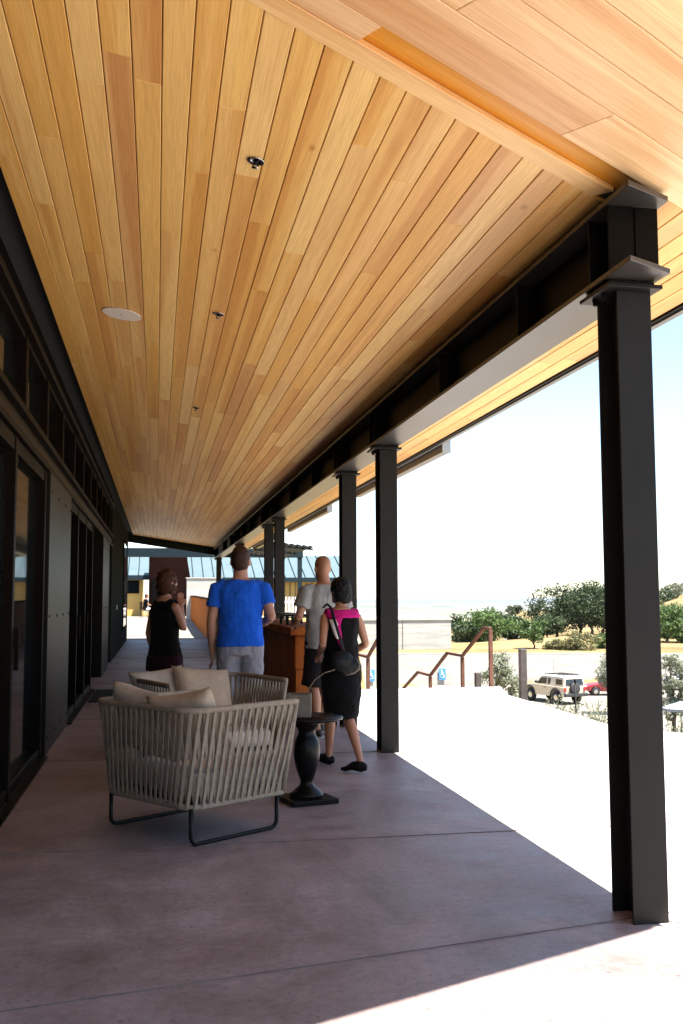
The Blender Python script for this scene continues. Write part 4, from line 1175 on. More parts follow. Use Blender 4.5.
hair_cap(p, M['hair_auburn'], [((0, -0.014, 0.030), (0.092, 0.110, 0.110)), ((0, -0.035, -0.05), (0.098, 0.088, 0.085)), ((0.05, 0.0, -0.07), (0.045, 0.07, 0.06)), ((-0.05, 0.0, -0.07), (0.045, 0.07, 0.06)), ((0, -0.06, -0.10), (0.075, 0.045, 0.045))], rough=0.03)
shoes(p, M['leather'], False)

# --- seated person far away in the courtyard
SEAT = dict(pel=(0, 0, 0.52), waist=(0, 0.0, 0.68), chest=(0, 0.03, 0.90), neck=(0, 0.04, 1.08), head=(0, 0.08, 1.25), shL=(-0.17, 0.02, 1.03), shR=(0.17, 0.02, 1.03),
            elL=(-0.22, 0.10, 0.78), elR=(0.22, 0.10, 0.78), wrL=(-0.10, 0.30, 0.74), wrR=(0.10, 0.30, 0.74), hiL=(-0.09, 0.02, 0.50), hiR=(0.09, 0.02, 0.50),
            knL=(-0.12, 0.45, 0.50), knR=(0.12, 0.45, 0.50), anL=(-0.12, 0.40, 0.085), anR=(0.12, 0.40, 0.085), toeL=(-0.13, 0.57, 0.03), toeR=(0.13, 0.57, 0.03))
p = build_person('distant seated person in black top and white trousers by the yellow building', (-0.62, 57.2, 0.40), radians(-70), 1.72, SEAT, skin='skin_tan')
kk = p['k']; j = p['j']
bm = bmesh.new()
loft(bm, [(j['pel'].lerp(j['neck'], f), Xv * (a * kk), Yv * (b * kk)) for f, a, b in ((0.0, 0.19, 0.14), (0.3, 0.175, 0.13), (0.65, 0.20, 0.14), (0.9, 0.17, 0.11), (0.98, 0.10, 0.09))], 20)
sleeve(p, bm, 'L', 0.6); sleeve(p, bm, 'R', 0.6)
solid('top', bm, M['black_cloth'], p['root'], 0.012, 2, 0.02)
bm = bmesh.new()
for s in 'LR': tube(bm, [j['hi' + s], j['kn' + s], j['kn' + s].lerp(j['an' + s], 0.85)], [0.11 * kk, 0.085 * kk, 0.07 * kk], 14)
solid('trousers', bm, M['white'], p['root'], 0.012, 2, 0.02)
hair_cap(p, M['hair_brown'], [((0, -0.014, 0.034), (0.084, 0.105, 0.102)), ((0, -0.040, -0.02), (0.076, 0.072, 0.075))])
shoes(p, M['leather'], False)
def metal_chair(label, loc, rz):
    t = thing('cafe_chair', label, 'chair', loc, rz)
    bm = bmesh.new(); box(bm, -0.22, 0.22, -0.22, 0.22, 0.40, 0.43); to_obj('seat', bm, M['frame_black'], t, False, 0.01)
    bm = bmesh.new(); box(bm, -0.22, 0.22, -0.24, -0.215, 0.44, 0.90); to_obj('backrest', bm, M['frame_black'], t, False, 0.01)
    for x in (-0.2, 0.2):
        for y in (-0.2, 0.2):
            bm = bmesh.new(); tube(bm, [(x, y, 0), (x, y, 0.40)], 0.012, 8); to_obj('leg', bm, M['frame_black'], t, True)
metal_chair('black cafe chair under the distant seated person', (-0.62, 57.2, 0.40), radians(-70))

# ------------------------------------------------------------------ far courtyard
def gable_building(name, label, x0, x1, y0, y1, zg, ze, zr, ov=0.5):
    t = thing(name, label, 'building')
    bm = bmesh.new(); prism(bm, [(x0, y0), (x1, y0), (x1, y1), (x0, y1)], zg, ze); to_obj('wall', bm, M['yellow'], t)
    bm = bmesh.new(); ym = (y0 + y1) / 2
    a = [(x0 - ov, y0 - ov, ze - 0.02), (x1 + ov, y0 - ov, ze - 0.02), (x1 + ov, ym, zr), (x0 - ov, ym, zr), (x0 - ov, y1 + ov, ze - 0.02), (x1 + ov, y1 + ov, ze - 0.02)]
    lo = [bm.verts.new(q) for q in a]; hi = [bm.verts.new((q[0], q[1], q[2] + 0.12)) for q in a]
    for f in ((0, 1, 2, 3), (3, 2, 5, 4)):
        bm.faces.new([hi[i] for i in f]); bm.faces.new([lo[i] for i in f][::-1])
    for e in ((0, 1), (1, 2), (2, 5), (5, 4), (4, 3), (3, 0)): bm.faces.new((lo[e[0]], lo[e[1]], hi[e[1]], hi[e[0]]))
    rf = to_obj('roof', bm, M['roof_top'], t)
    bm = bmesh.new(); x = x0 - ov + 0.25
    while x < x1 + ov:
        beam_between(bm, (x, y0 - ov, ze + 0.125), (x, ym, zr + 0.145), 0.04, 0.06); x += 0.62
    to_obj('standing_seams', bm, M['bluesteel'], rf)
    bm = bmesh.new(); box(bm, x0 - ov, x1 + ov, y0 - ov - 0.03, y0 - ov - 0.001, ze - 0.16, ze + 0.11); to_obj('eave_fascia', bm, M['bluesteel'], t)
    # gable ends
    for x in (x0 + 0.01, x1 - 0.16):
        bm = bmesh.new()
        prism(bm, [(x, y0 + 0.01), (x + 0.15, y0 + 0.01), (x + 0.15, ym), (x, ym)], ze + 0.001, lambda xx, yy: ze + 0.001 + (zr - ze - 0.12) * (yy - y0) / (ym - y0) + 0.01)
        to_obj('gable', bm, M['yellow'], t)
    return t
b1 = gable_building('yellow_building', 'ochre building with pale metal roof seen left of the brown portal', -9.5, -0.86, 62, 69, 0.3, 2.75, 4.15)
bm = bmesh.new(); box(bm, -1.9, -1.05, 61.93, 61.99, 1.78, 2.55)
wf = to_obj('window', bm, M['bronze'], b1)
bm = bmesh.new(); box(bm, -1.84, -1.11, 61.90, 61.925, 1.84, 2.49); to_obj('pane', bm, M['glass'], wf)
b2 = gable_building('yellow_pavilion', 'long ochre pavilion with standing seam metal roof and dark battens at right', 2.4, 11.6, 62, 69, -0.4, 2.62, 4.12)
bm = bmesh.new(); x = 2.6
while x < 11.5: box(bm, x, x + 0.09, 61.93, 61.995, -0.3, 2.45); x += 0.34
to_obj('batten_screen', bm, M['yellow_dark'], b2)
pt = thing('brown_portal', 'dark brown rusted steel gable portal between the two yellow buildings', 'portal')
bm = bmesh.new()
vsq = [(-0.46, 0.4), (2.15, 0.4), (2.03, 2.2), (1.72, 4.0), (-0.46, 4.0)]
f0 = [bm.verts.new((x, 60.4, z)) for x, z in vsq]; f1 = [bm.verts.new((x, 61.7, z)) for x, z in vsq]
bm.faces.new(f0); bm.faces.new(f1[::-1])
for i in range(5): bm.faces.new((f0[i], f1[i], f1[(i + 1) % 5], f0[(i + 1) % 5]))
to_obj('portal_body', bm, M['corten_dark'], pt, False, 0.03)
bm = bmesh.new(); box(bm, -0.30, 0.65, 60.33, 60.395, 0.4, 2.6); to_obj('opening', bm, M['clad_dark'], pt)
bm = bmesh.new(); box(bm, 1.55, 3.35, 54.0, 54.25, 0.2, 2.5); box(bm, 1.50, 3.4, 53.95, 54.3, 2.503, 2.56)
tag(to_obj('stone_wall', bm, M['stone'], None, False, 0.02), 'pale sunlit board marked wall behind the corten parapet', 'wall')
pw = thing('corten_parapet', 'orange corten steel parapet running beside the far walkway', 'parapet')
bm = bmesh.new()
prism(bm, [(1.84, 24.0), (1.99, 24.0), (1.93, 56), (1.78, 56)], 0.0, lambda x, y: 1.27 + 0.35 * sstep(36, 60, y)); to_obj('plate', bm, M['corten_bright'], pw, False, 0.01)
bm = bmesh.new(); prism(bm, [(1.80, 24.0), (2.03, 24.0), (1.97, 56), (1.74, 56)], lambda x, y: 1.275 + 0.35 * sstep(36, 60, y), lambda x, y: 1.31 + 0.35 * sstep(36, 60, y)); to_obj('coping', bm, M['corten_dark'], pw)
# steel cross beam beyond the roof end
cb = thing('steel_gantry', 'dark blue grey steel cross beam spanning beyond the roof end', 'beam')
bm = bmesh.new(); box(bm, -1.6, 5.6, 39.0, 39.22, 3.02, 3.36); to_obj('cross_beam', bm, M['bluesteel'], cb, False, 0.004, 1)
for x in (-1.5, 5.4):
    bm = bmesh.new(); box(bm, x, x + 0.16, 39.03, 39.19, -0.6, 3.018); to_obj('post', bm, M['bluesteel'], cb)
lv = thing('louvre_canopy', 'slatted dark steel sun louvre hung outside the far end of the eave', 'louvre')
for i in range(7):
    bm = bmesh.new(); beam_between(bm, (3.25 + i * 0.18, 28.5, 3.02 - 0.02 * i), (3.25 + i * 0.18, 35.8, 3.02 - 0.02 * i), 0.11, 0.03, (0.3, 0, 1)); to_obj('slat', bm, M['bluesteel'], lv)
for y in (29, 32, 35.4):
    bm = bmesh.new(); beam_between(bm, (3.02, y, 2.98), (4.45, y, 2.84), 0.05, 0.05); to_obj('bracket', bm, M['bluesteel'], lv)
# white picket fence in front of the pavilion
pf = thing('picket_fence', 'white picket fence in front of the ochre pavilion', 'fence')
bm = bmesh.new(); x = 6.6
while x < 11.2: box(bm, x, x + 0.10, 60.0, 60.03, -0.1, 1.55); x += 0.19
to_obj('pickets', bm, M['white'], pf)
bm = bmesh.new(); box(bm, 6.6, 11.3, 60.035, 60.08, 0.3, 0.4); box(bm, 6.6, 11.3, 60.035, 60.08, 1.2, 1.3); to_obj('rails', bm, M['white'], pf)

# ------------------------------------------------------------------ stair handrails, posts
def handrail(label, x, pts, posts):
    t = thing('stair_handrail', label, 'handrail', (0, 0, 0), 0, 'rusty handrails of the terrace steps')
    bm = bmesh.new()
    for a, b in zip(pts[:-1], pts[1:]): beam_between(bm, (x, a[0], a[1]), (x, b[0], b[1]), 0.055, 0.045, (1, 0, 0) if abs(a[0] - b[0]) < 1e-3 else (0, 0, 1))
    to_obj('rail', bm, M['rail'], t, False, 0.004, 1)
    for y, z in posts:
        bm = bmesh.new(); box(bm, x - 0.03, x + 0.03, y - 0.03, y + 0.03, -2.6 if y > 15.6 else 0, z); to_obj('post', bm, M['rail'], t, False, 0.004, 1)
PR = [(15.75, 0.92), (16.05, 0.92), (17.30, 0.40), (18.25, 0.40), (19.45, -0.10), (20.40, -0.10), (21.9, -0.62), (22.8, -0.62)]
handrail('nearer-to-parking rusty steel handrail stepping down the terrace stairs', 5.32, PR, ((15.75, 0.895), (17.30, 0.375), (19.45, -0.125), (21.9, -0.65)))
handrail('rusty handrail mostly hidden behind the walking woman and second column', 3.62, PR, ((15.75, 0.895), (17.30, 0.375), (19.45, -0.125), (21.9, -0.65)))
bm = bmesh.new(); box(bm, px(520.3, 14.3), px(527, 14.3), 14.3, 14.40, -0.9, 0.66)
tag(to_obj('timber_post', bm, M['greypost'], None, False, 0.012), 'weathered timber post at the terrace edge left of the tan off-roader', 'post')
bm = bmesh.new(); box(bm, 6.40, 6.52, 19.9, 20.02, -4.0, -0.10)
tag(to_obj('timber_bollard', bm, M['greypost'], None, False, 0.012), 'short dark bollard between the two tallest handrail posts', 'bollard')
lp = thing('path_light', 'thin black path light standing in the planting in front of the tan off-roader', 'path light', (px(574.5, 12.7), 12.7, -1.2))
bm = bmesh.new(); tube(bm, [(0, 0, 0), (0, 0, 1.50)], 0.010, 8); to_obj('pole', bm, M['frame_black'], lp, True)
bm = bmesh.new(); lathe(bm, [(0.011, 1.48), (0.016, 1.49), (0.016, 1.54), (0.008, 1.545)], 12); to_obj('lamp_head', bm, M['frame_black'], lp, True)

# ------------------------------------------------------------------ parking wall with accessible-parking signs, concrete building
rw = thing('retaining_wall', 'long pale board formed concrete wall behind the parked cars', 'wall')
bm = bmesh.new(); prism(bm, [(10.5, 86), (80, 86), (80, 86.5), (10.5, 86.5)], PARK - 0.5, lambda x, y: -3.45 - 0.012 * (x - 25)); to_obj('wall_body', bm, M['wall_conc'], rw, False, 0.03)
bm = bmesh.new(); prism(bm, [(10.5, 85.995), (80, 85.995), (80, 86.52), (10.5, 86.52)], lambda x, y: -3.447 - 0.012 * (x - 25), lambda x, y: -3.36 - 0.012 * (x - 25)); to_obj('coping', bm, M['wall_conc'], rw, False, 0.02)
def parking_sign(x, label):
    t = thing('parking_sign', label, 'sign', (x, 85.9, -5.15), 0, 'blue accessible parking signs on the wall')
    bm = bmesh.new(); box(bm, -0.30, 0.30, -0.03, 0, -0.50, 0.50); to_obj('plate', bm, M['sign_blue'], t, False, 0.01)
    bm = bmesh.new()
    yy = -0.045
    tube(bm, [(-0.05, yy, 0.34), (-0.05, yy + 0.012, 0.34)], 0.062, 14)
    beam_between(bm, (-0.05, yy, 0.27), (-0.04, yy, -0.02), 0.055, 0.02, (0, 1, 0)); beam_between(bm, (-0.05, yy, 0.14), (0.11, yy, 0.14), 0.05, 0.02, (0, 1, 0))
    beam_between(bm, (-0.04, yy, -0.02), (0.11, yy, -0.02), 0.055, 0.02, (0, 1, 0)); beam_between(bm, (0.11, yy, -0.02), (0.17, yy, -0.27), 0.055, 0.02, (0, 1, 0))
    pts = [(-0.03 + 0.165 * cos(a), yy + 0.004, -0.13 + 0.165 * sin(a)) for a in [radians(120 + 15 * i) for i in range(14)]]
    tube(bm, pts, [(0.024, 0.008)] * len(pts), 8)
    to_obj('wheelchair_symbol', bm, M['white'], t)
    return t
parking_sign(px(442, 85.9), 'blue wheelchair parking sign right of the second column')
parking_sign(px(371, 85.9), 'blue wheelchair parking sign left of the second column')
cbk = thing('concrete_building', 'low flat pale concrete building on the grass bank behind the wall', 'building')
bm = bmesh.new(); prism(bm, [(8, 98), (29, 98), (29, 110), (8, 110)], -4, -0.72); to_obj('wall', bm, M['bldg_conc'], cbk, False, 0.03)
bm = bmesh.new(); prism(bm, [(7.9, 97.9), (29.1, 97.9), (29.1, 110.1), (7.9, 110.1)], -0.716, -0.50); to_obj('roof_slab', bm, M['stone'], cbk, False, 0.02)
for x in (14, 19, 24):
    bm = bmesh.new(); box(bm, x, x + 0.05, 97.96, 97.998, -3.9, -0.75); to_obj('panel_joint', bm, M['greywood'], cbk)
bm = bmesh.new(); prism(bm, [(42.0, 84.6), (42.5, 84.6), (42.5, 84.9), (42.0, 84.9)], PARK, -3.5)
rp = to_obj('rusty_pylon', bm, M['corten'], None, False, 0.02); tag(rp, 'orange rusty pylon by the wall, right of the nearest column', 'pylon')
bm = bmesh.new(); box(bm, 42.502, 43.2, 84.6, 84.88, PARK, -3.55); o = to_obj('grey_panel', bm, M['bronze'], rp)

# ------------------------------------------------------------------ cars
def wheel(parent, x, y, r, w_, side):
    bm = bmesh.new()
    prof = [(r * 0.62, -w_ / 2), (r * 0.93, -w_ / 2), (r, -w_ / 2 + 0.03), (r, w_ / 2 - 0.03), (r * 0.93, w_ / 2), (r * 0.62, w_ / 2)]
    lathe(bm, prof, 24)
    for v in bm.verts: v.co = Vector((x + v.co.x, y + v.co.z, r + v.co.y))
    o = to_obj('wheel', bm, M['tyre'], parent, True)
    bm = bmesh.new(); lathe(bm, [(0.03, 0.02), (r * 0.30, 0.03), (r * 0.60, 0.0), (r * 0.615, -0.02)], 18)
    for v in bm.verts: v.co = Vector((x + v.co.x, y + side * (w_ / 2 - 0.01 + v.co.z), r + v.co.y))
    to_obj('rim', bm, M['chrome'], o, True)
def side_prism(bm, prof, y0, y1, top_in=0.0, ztop=None, zbase=None):
    """profile in x-z extruded across y; points higher up are drawn in by top_in"""
    def yy(z, s):
        if not top_in: return s
        f = max(0, min(1, (z - zbase) / (ztop - zbase))); return s * (1 - top_in * f)
    L = [bm.verts.new((x, yy(z, y0), z)) for x, z in prof]; Rr = [bm.verts.new((x, yy(z, y1), z)) for x, z in prof]
    n = len(prof)
    bm.faces.new(L); bm.faces.new(Rr[::-1])
    for i in range(n): bm.faces.new((L[i], Rr[i], Rr[(i + 1) % n], L[(i + 1) % n]))
def arch(cx, r, z0, n=8):
    return [(cx + r * cos(pi - pi * i / n), z0 + r * sin(pi * i / n)) for i in range(n + 1)]
def win_quad(bm, pts, y, side):
    a = [bm.verts.new((x, y(z) * side + 0.004 * side, z)) for x, z in pts]; b = [bm.verts.new((x, y(z) * side - 0.03 * side, z)) for x, z in pts]
    n = len(pts); bm.faces.new(a); bm.faces.new(b[::-1])
    for i in range(n): bm.faces.new((a[i], a[(i + 1) % n], b[(i + 1) % n], b[i]))
# tan off-roader
jp = thing('parked_off_roader', 'tan off-roader with white roof, roof rack and spare wheel on its tail', 'off-roader', (px(553, 70.5), 70.5, PARK + 0.12), radians(106)); jp.scale = (1.08, 1.08, 1.08)
bm = bmesh.new()
prof = [(-2.25, 0.50), (-1.9, 0.48)] + [(-x, z) for x, z in []]
low = [(2.2, 0.55)] + [(x, z) for x, z in reversed(arch(1.40, 0.52, 0.48))] + [(x, z) for x, z in reversed(arch(-1.35, 0.52, 0.48))] + [(-2.15, 0.50), (-2.2, 1.16), (0.75, 1.20), (0.95, 1.22), (2.05, 1.12), (2.22, 1.0)]
side_prism(bm, low, -0.92, 0.92)
to_obj('body', bm, M['tan_paint'], jp, False, 0.05, 3)
bm = bmesh.new()
side_prism(bm, [(-2.17, 1.165), (0.80, 1.205), (0.42, 1.70), (0.30, 1.74), (-2.0, 1.74), (-2.10, 1.68)], -0.89, 0.89, 0.16, 1.76, 1.16); to_obj('cabin', bm, M['tan_paint'], jp, False, 0.04, 2)
bm = bmesh.new(); side_prism(bm, [(0.36, 1.745), (0.25, 1.80), (-1.95, 1.80), (-2.06, 1.745)], -0.76, 0.76); to_obj('roof', bm, M['white_paint'], jp, False, 0.04, 2)
yw = lambda z: 0.89 * (1 - 0.16 * max(0, min(1, (z - 1.16) / 0.60)))
for s in (-1, 1):
    for q in ([(0.62, 1.25), (0.34, 1.64), (-0.30, 1.66), (-0.34, 1.27)], [(-0.46, 1.27), (-0.42, 1.66), (-0.72, 1.66), (-0.72, 1.27)], [(-1.30, 1.28), (-1.24, 1.64), (-1.92, 1.62), (-1.98, 1.28)]):
        bm = bmesh.new(); win_quad(bm, q, yw, s); to_obj('side_window', bm, M['carglass'], jp)
bm = bmesh.new()
a = [(-2.185, y, z) for y, z in ((-0.74, 1.26), (0.74, 1.26), (0.66, 1.66), (-0.66, 1.66))]
A_ = [bm.verts.new((q[0] + (q[2] - 1.2) * 0.13 - 0.01, q[1], q[2])) for q in a]; B_ = [bm.verts.new((q[0] + (q[2] - 1.2) * 0.13 + 0.05, q[1], q[2])) for q in a]
bm.faces.new(A_); bm.faces.new(B_[::-1])
for i in range(4): bm.faces.new((A_[i], A_[(i + 1) % 4], B_[(i + 1) % 4], B_[i]))
to_obj('rear_window', bm, M['carglass'], jp)
bm = bmesh.new()
a = [(0.79, -0.72, 1.25), (0.79, 0.72, 1.25), (0.47, 0.62, 1.66), (0.47, -0.62, 1.66)]
A_ = [bm.verts.new((q[0] + 0.012, q[1], q[2])) for q in a]; B_ = [bm.verts.new((q[0] - 0.04, q[1], q[2])) for q in a]
bm.faces.new(A_); bm.faces.new(B_[::-1])
for i in range(4): bm.faces.new((A_[i], A_[(i + 1) % 4], B_[(i + 1) % 4], B_[i]))
to_obj('windscreen', bm, M['carglass'], jp)
bm = bmesh.new(); box(bm, -2.40, -2.205, -0.93, 0.93, 0.52, 0.74); to_obj('rear_bumper', bm, M['plastic'], jp, False, 0.04, 2)
bm = bmesh.new(); box(bm, 2.21, 2.42, -0.93, 0.93, 0.50, 0.76); to_obj('front_bumper', bm, M['plastic'], jp, False, 0.04, 2)
for xw in (1.40, -1.35):
    for s in (-1, 1):
        bm = bmesh.new(); pts = arch(xw, 0.545, 0.48, 12); tube(bm, [(x, s * 0.925, z) for x, z in pts], 0.05, 6); to_obj('wheel_arch', bm, M['plastic'], jp, True)
        wheel(jp, xw, s * 0.80, 0.42, 0.26, s)
bm = bmesh.new(); lathe(bm, [(0.12, 0.0), (0.36, 0.0), (0.385, 0.03), (0.385, 0.17), (0.34, 0.20), (0.1, 0.205)], 26)
for v in bm.verts: v.co = Vector((-2.205 - v.co.z, v.co.x + 0.08, 1.06 + v.co.y))
to_obj('spare_wheel', bm, M['plastic'], jp, True)
for s in (-1, 1):
    bm = bmesh.new(); box(bm, -2.235, -2.18, s * 0.80 - 0.09, s * 0.80 + 0.09, 0.86, 1.12); to_obj('tail_light', bm, M['taillight'], jp, False, 0.02, 2)
    bm = bmesh.new(); box(bm, 2.17, 2.245, s * 0.68 - 0.12, s * 0.68 + 0.12, 0.86, 1.04); to_obj('headlight', bm, M['lamp_clear'], jp, False, 0.03, 2)
    bm = bmesh.new(); box(bm, 0.52, 0.68, s * 1.0 - 0.09, s * 1.0 + 0.09, 1.24, 1.42); to_obj('wing_mirror', bm, M['plastic'], jp, False, 0.03, 2)
    bm = bmesh.new(); box(bm, -0.30, -0.12, s * 0.925 - 0.012, s * 0.925 + 0.012, 1.02, 1.06); to_obj('door_handle', bm, M['plastic'], jp)
bm = bmesh.new()
for s in (-1, 1): tube(bm, [(0.20, s * 0.62, 1.80), (0.05, s * 0.62, 1.90), (-1.80, s * 0.62, 1.92), (-1.92, s * 0.62, 1.80)], 0.025, 6)
for x in (0.0, -0.45, -0.9, -1.35, -1.78): tube(bm, [(x, -0.62, 1.90), (x, 0.62, 1.90)], 0.020, 6)
to_obj('roof_rack', bm, M['frame_black'], jp, True)
bm = bmesh.new(); tube(bm, [(0.9, -0.7, 1.20), (0.88, -0.7, 2.9)], 0.008, 5); to_obj('aerial', bm, M['frame_black'], jp)

def sedan(label, loc, rz, paint):
    t = thing('parked_car', label, 'car', loc, rz)
    low = [(2.15, 0.42)] + list(reversed(arch(1.32, 0.36, 0.33))) + list(reversed(arch(-1.30, 0.36, 0.33))) + [(-2.15, 0.42), (-2.22, 0.66), (-2.15, 0.92), (-1.7, 0.99), (0.7, 0.97), (1.55, 0.86), (2.08, 0.70), (2.2, 0.55)]
    bm = bmesh.new(); side_prism(bm, low, -0.86, 0.86); to_obj('body', bm, paint, t, True, 0.09, 4)
    bm = bmesh.new(); side_prism(bm, [(-1.95, 0.96), (0.85, 0.95), (0.10, 1.40), (-0.25, 1.46), (-0.95, 1.45), (-1.45, 1.32)], -0.82, 0.82, 0.24, 1.46, 0.95); to_obj('cabin', bm, paint, t, True, 0.07, 4)
    yw = lambda z: 0.82 * (1 - 0.24 * max(0, min(1, (z - 0.95) / 0.51)))
    for s in (-1, 1):
        for q in ([(0.55, 1.02), (0.02, 1.34), (-0.42, 1.37), (-0.42, 1.02)], [(-0.50, 1.02), (-0.50, 1.37), (-0.95, 1.36), (-1.40, 1.20), (-1.5, 1.02)]):
            bm = bmesh.new(); win_quad(bm, q, yw, s); to_obj('side_window', bm, M['carglass'], t)
    bm = bmesh.new()
    a = [(0.80, -0.70, 1.0), (0.80, 0.70, 1.0), (0.15, 0.56, 1.385), (0.15, -0.56, 1.385)]
    A_ = [bm.verts.new((q[0] + 0.02, q[1], q[2] + 0.015)) for q in a]; B_ = [bm.verts.new((q[0] - 0.04, q[1], q[2] - 0.03)) for q in a]
    bm.faces.new(A_); bm.faces.new(B_[::-1])
    for i in range(4): bm.faces.new((A_[i], A_[(i + 1) % 4], B_[(i + 1) % 4], B_[i]))
    to_obj('windscreen', bm, M['carglass'], t)
    for xw in (1.32, -1.30):
        for s in (-1, 1): wheel(t, xw, s * 0.76, 0.32, 0.21, s)
    for s in (-1, 1):
        bm = bmesh.new(); ellipsoid(bm, (2.02, s * 0.62, 0.68), (0.14, 0.15, 0.08), 12, 8); to_obj('headlight', bm, M['lamp_clear'], t, True)
        bm = bmesh.new(); box(bm, -2.21, -2.1, s * 0.66 - 0.14, s * 0.66 + 0.14, 0.70, 0.86); to_obj('tail_light', bm, M['taillight'], t, False, 0.02)
        bm = bmesh.new(); box(bm, 0.55, 0.70, s * 0.93 - 0.08, s * 0.93 + 0.08, 1.0, 1.12); to_obj('wing_mirror', bm, paint, t, False, 0.03, 2)
    return t
sedan('dark red car half hidden by the nearest column', (px(610, 74.5), 74.5, PARK + 0.12), radians(166), M['red_paint'])
sedan('silver car with dark windscreen right of the nearest column', (px(682, 77.5), 77.5, PARK + 0.12), radians(150), M['silver_paint'])

# ------------------------------------------------------------------ vegetation
def tree(name, label, x, y, z, h, cw, trunk_h, leafm, leaf=0.32, clumps=46, per=70, seed=0, group=None, squash=0.62, cat='tree'):
    rg = random.Random(seed)
    t = thing(name, label, cat, (x, y, z), rg.uniform(0, 6), group)
    bm = bmesh.new()
    top = h * 0.62
    pts = [(0, 0, -0.3), (rg.uniform(-.1, .1) * cw * .2, rg.uniform(-.1, .1), trunk_h * 0.6), (rg.uniform(-.2, .2) * cw * .2, rg.uniform(-.2, .2), trunk_h), (0, 0, top)]
    r0 = max(0.03, h * 0.028)
    tube(bm, pts, [r0 * 1.4, r0, r0 * 0.8, r0 * 0.3], 9)
    C = []
    for i in range(clumps):
        for _ in range(20):
            u = Vector((rg.uniform(-1, 1), rg.uniform(-1, 1), rg.uniform(-1, 1)))
            if 0.25 < u.length < 1: break
        cz = (trunk_h + h) / 2; hz = (h - trunk_h) / 2
        C.append(Vector((u.x * cw / 2, u.y * cw / 2, cz + u.z * hz)))
    for c in C[:9]:
        tube(bm, [(0, 0, trunk_h * rg.uniform(0.7, 1.0)), (c.x * 0.4, c.y * 0.4, (trunk_h + c.z) / 2), tuple(c)], [r0 * 0.5, r0 * 0.3, r0 * 0.08], 6)
    to_obj('trunk', bm, M['bark'], t, True)
    bm = bmesh.new()
    cr = cw * 0.17
    for c in C:
        s = rg.uniform(0.65, 1.25) * cr
        for _ in range(per):
            d = Vector((rg.gauss(0, 1), rg.gauss(0, 1), rg.gauss(0, 1))); d.normalize()
            q = c + d * s * rg.uniform(0.35, 1.0) ** 0.6; q.z = c.z + (q.z - c.z) * squash * 1.2
            a = Vector((rg.gauss(0, 1), rg.gauss(0, 1), rg.gauss(0, 1))).normalized(); b = a.cross(d + Vector((0.01, 0.3, 0.2)))
            if b.length < 0.05: continue
            b.normalize(); l = leaf * rg.uniform(0.6, 1.3)
            bm.faces.new([bm.verts.new(q + a * l * p_ + b * l * o_) for p_, o_ in ((-0.5, 0), (0, -0.3), (0.55, 0.0), (0, 0.3))])
    to_obj('crown', bm, leafm, t)
    return t
G = 'trees on the hill beyond the parking wall'
oaks = [(557, 172, 9.0, 11.0, 'broad dark oak at the left of the big oak group'), (581, 168, 9.2, 10.5, 'tall dark oak in the middle of the big oak group'),
        (604, 165, 9.4, 11.0, 'dark oak half hidden by the left edge of the nearest column'), (592, 182, 9.2, 9.0, 'oak crown peeping up behind the middle oak'),
        (548, 150, 3.6, 5.0, 'small low oak standing in front of the big oak group'), (630, 160, 8.6, 11, 'oak hidden behind the nearest column')]
for i, (u, y, h, cw, lab) in enumerate(oaks):
    x = px(u, y); tree('oak_tree', lab, x, y, terrain(x, y) - 0.2, h, cw, h * 0.20, M['leaf_oak'], 0.42, 52, 90, 20 + i, G)
cl = [(466, 128, 4.3, 6.4, 'rounded green tree at the left end of the bank, beside the concrete building'), (490, 126, 4.6, 6.8, 'bushy green tree above the tallest handrail post'),
      (511, 132, 3.4, 5.0, 'smaller green tree at the right end of the left clump'), (478, 142, 4.6, 7.0, 'green tree rising behind the left clump')]
for i, (u, y, h, cw, lab) in enumerate(cl):
    x = px(u, y); tree('bushy_tree', lab, x, y, terrain(x, y) - 0.3, h, cw, 0.5, M['leaf_mid'] if i % 2 else M['leaf_oak'], 0.36, 44, 80, 50 + i, G)
x = px(534, 97); tree('young_tree', 'light green young tree in the yellow grass left of the oaks', x, 97, terrain(x, 97) - 0.2, 3.0, 3.0, 0.9, M['leaf_mid'], 0.26, 30, 60, 71, G)
x = px(515, 380); tree('lone_oak', 'single small round tree far off on the crest by the dirt road', x, 380, terrain(x, 380) - 0.4, 4.2, 6.5, 0.5, M['leaf_oak'], 0.6, 30, 50, 72, G)
x = px(500, 300); tree('crest_tree', 'dark tree on the skyline left of the dirt road', x, 300, terrain(x, 300) - 0.4, 3.6, 7.0, 0.5, M['leaf_oak'], 0.6, 30, 50, 73, G)
rt = [(668, 112, 4.6, 5.5, 'bright green tree behind the wall right of the nearest column'), (683, 108, 4.2, 5.5, 'green tree cut off by the right edge of the view')]
for i, (u, y, h, cw, lab) in enumerate(rt):
    x = px(u, y); tree('hedge_tree', lab, x, y, terrain(x, y) - 0.2, h, cw, 0.5, M['leaf_mid'], 0.34, 44, 80, 80 + i, G)
for i, (u, y, h, cw, lab) in enumerate(((664, 270, 4.4, 8.0, 'greyish brush tree on the skyline, nearest the column'), (679, 285, 4.0, 8.0, 'brush tree on the skyline at the right edge of the view'))):
    x = px(u, y); tree('scrub_tree', lab, x, y, terrain(x, y) - 0.3, h, cw, 0.4, M['leaf_olive'] if i else M['leaf_oak'], 0.5, 34, 60, 90 + i, G)
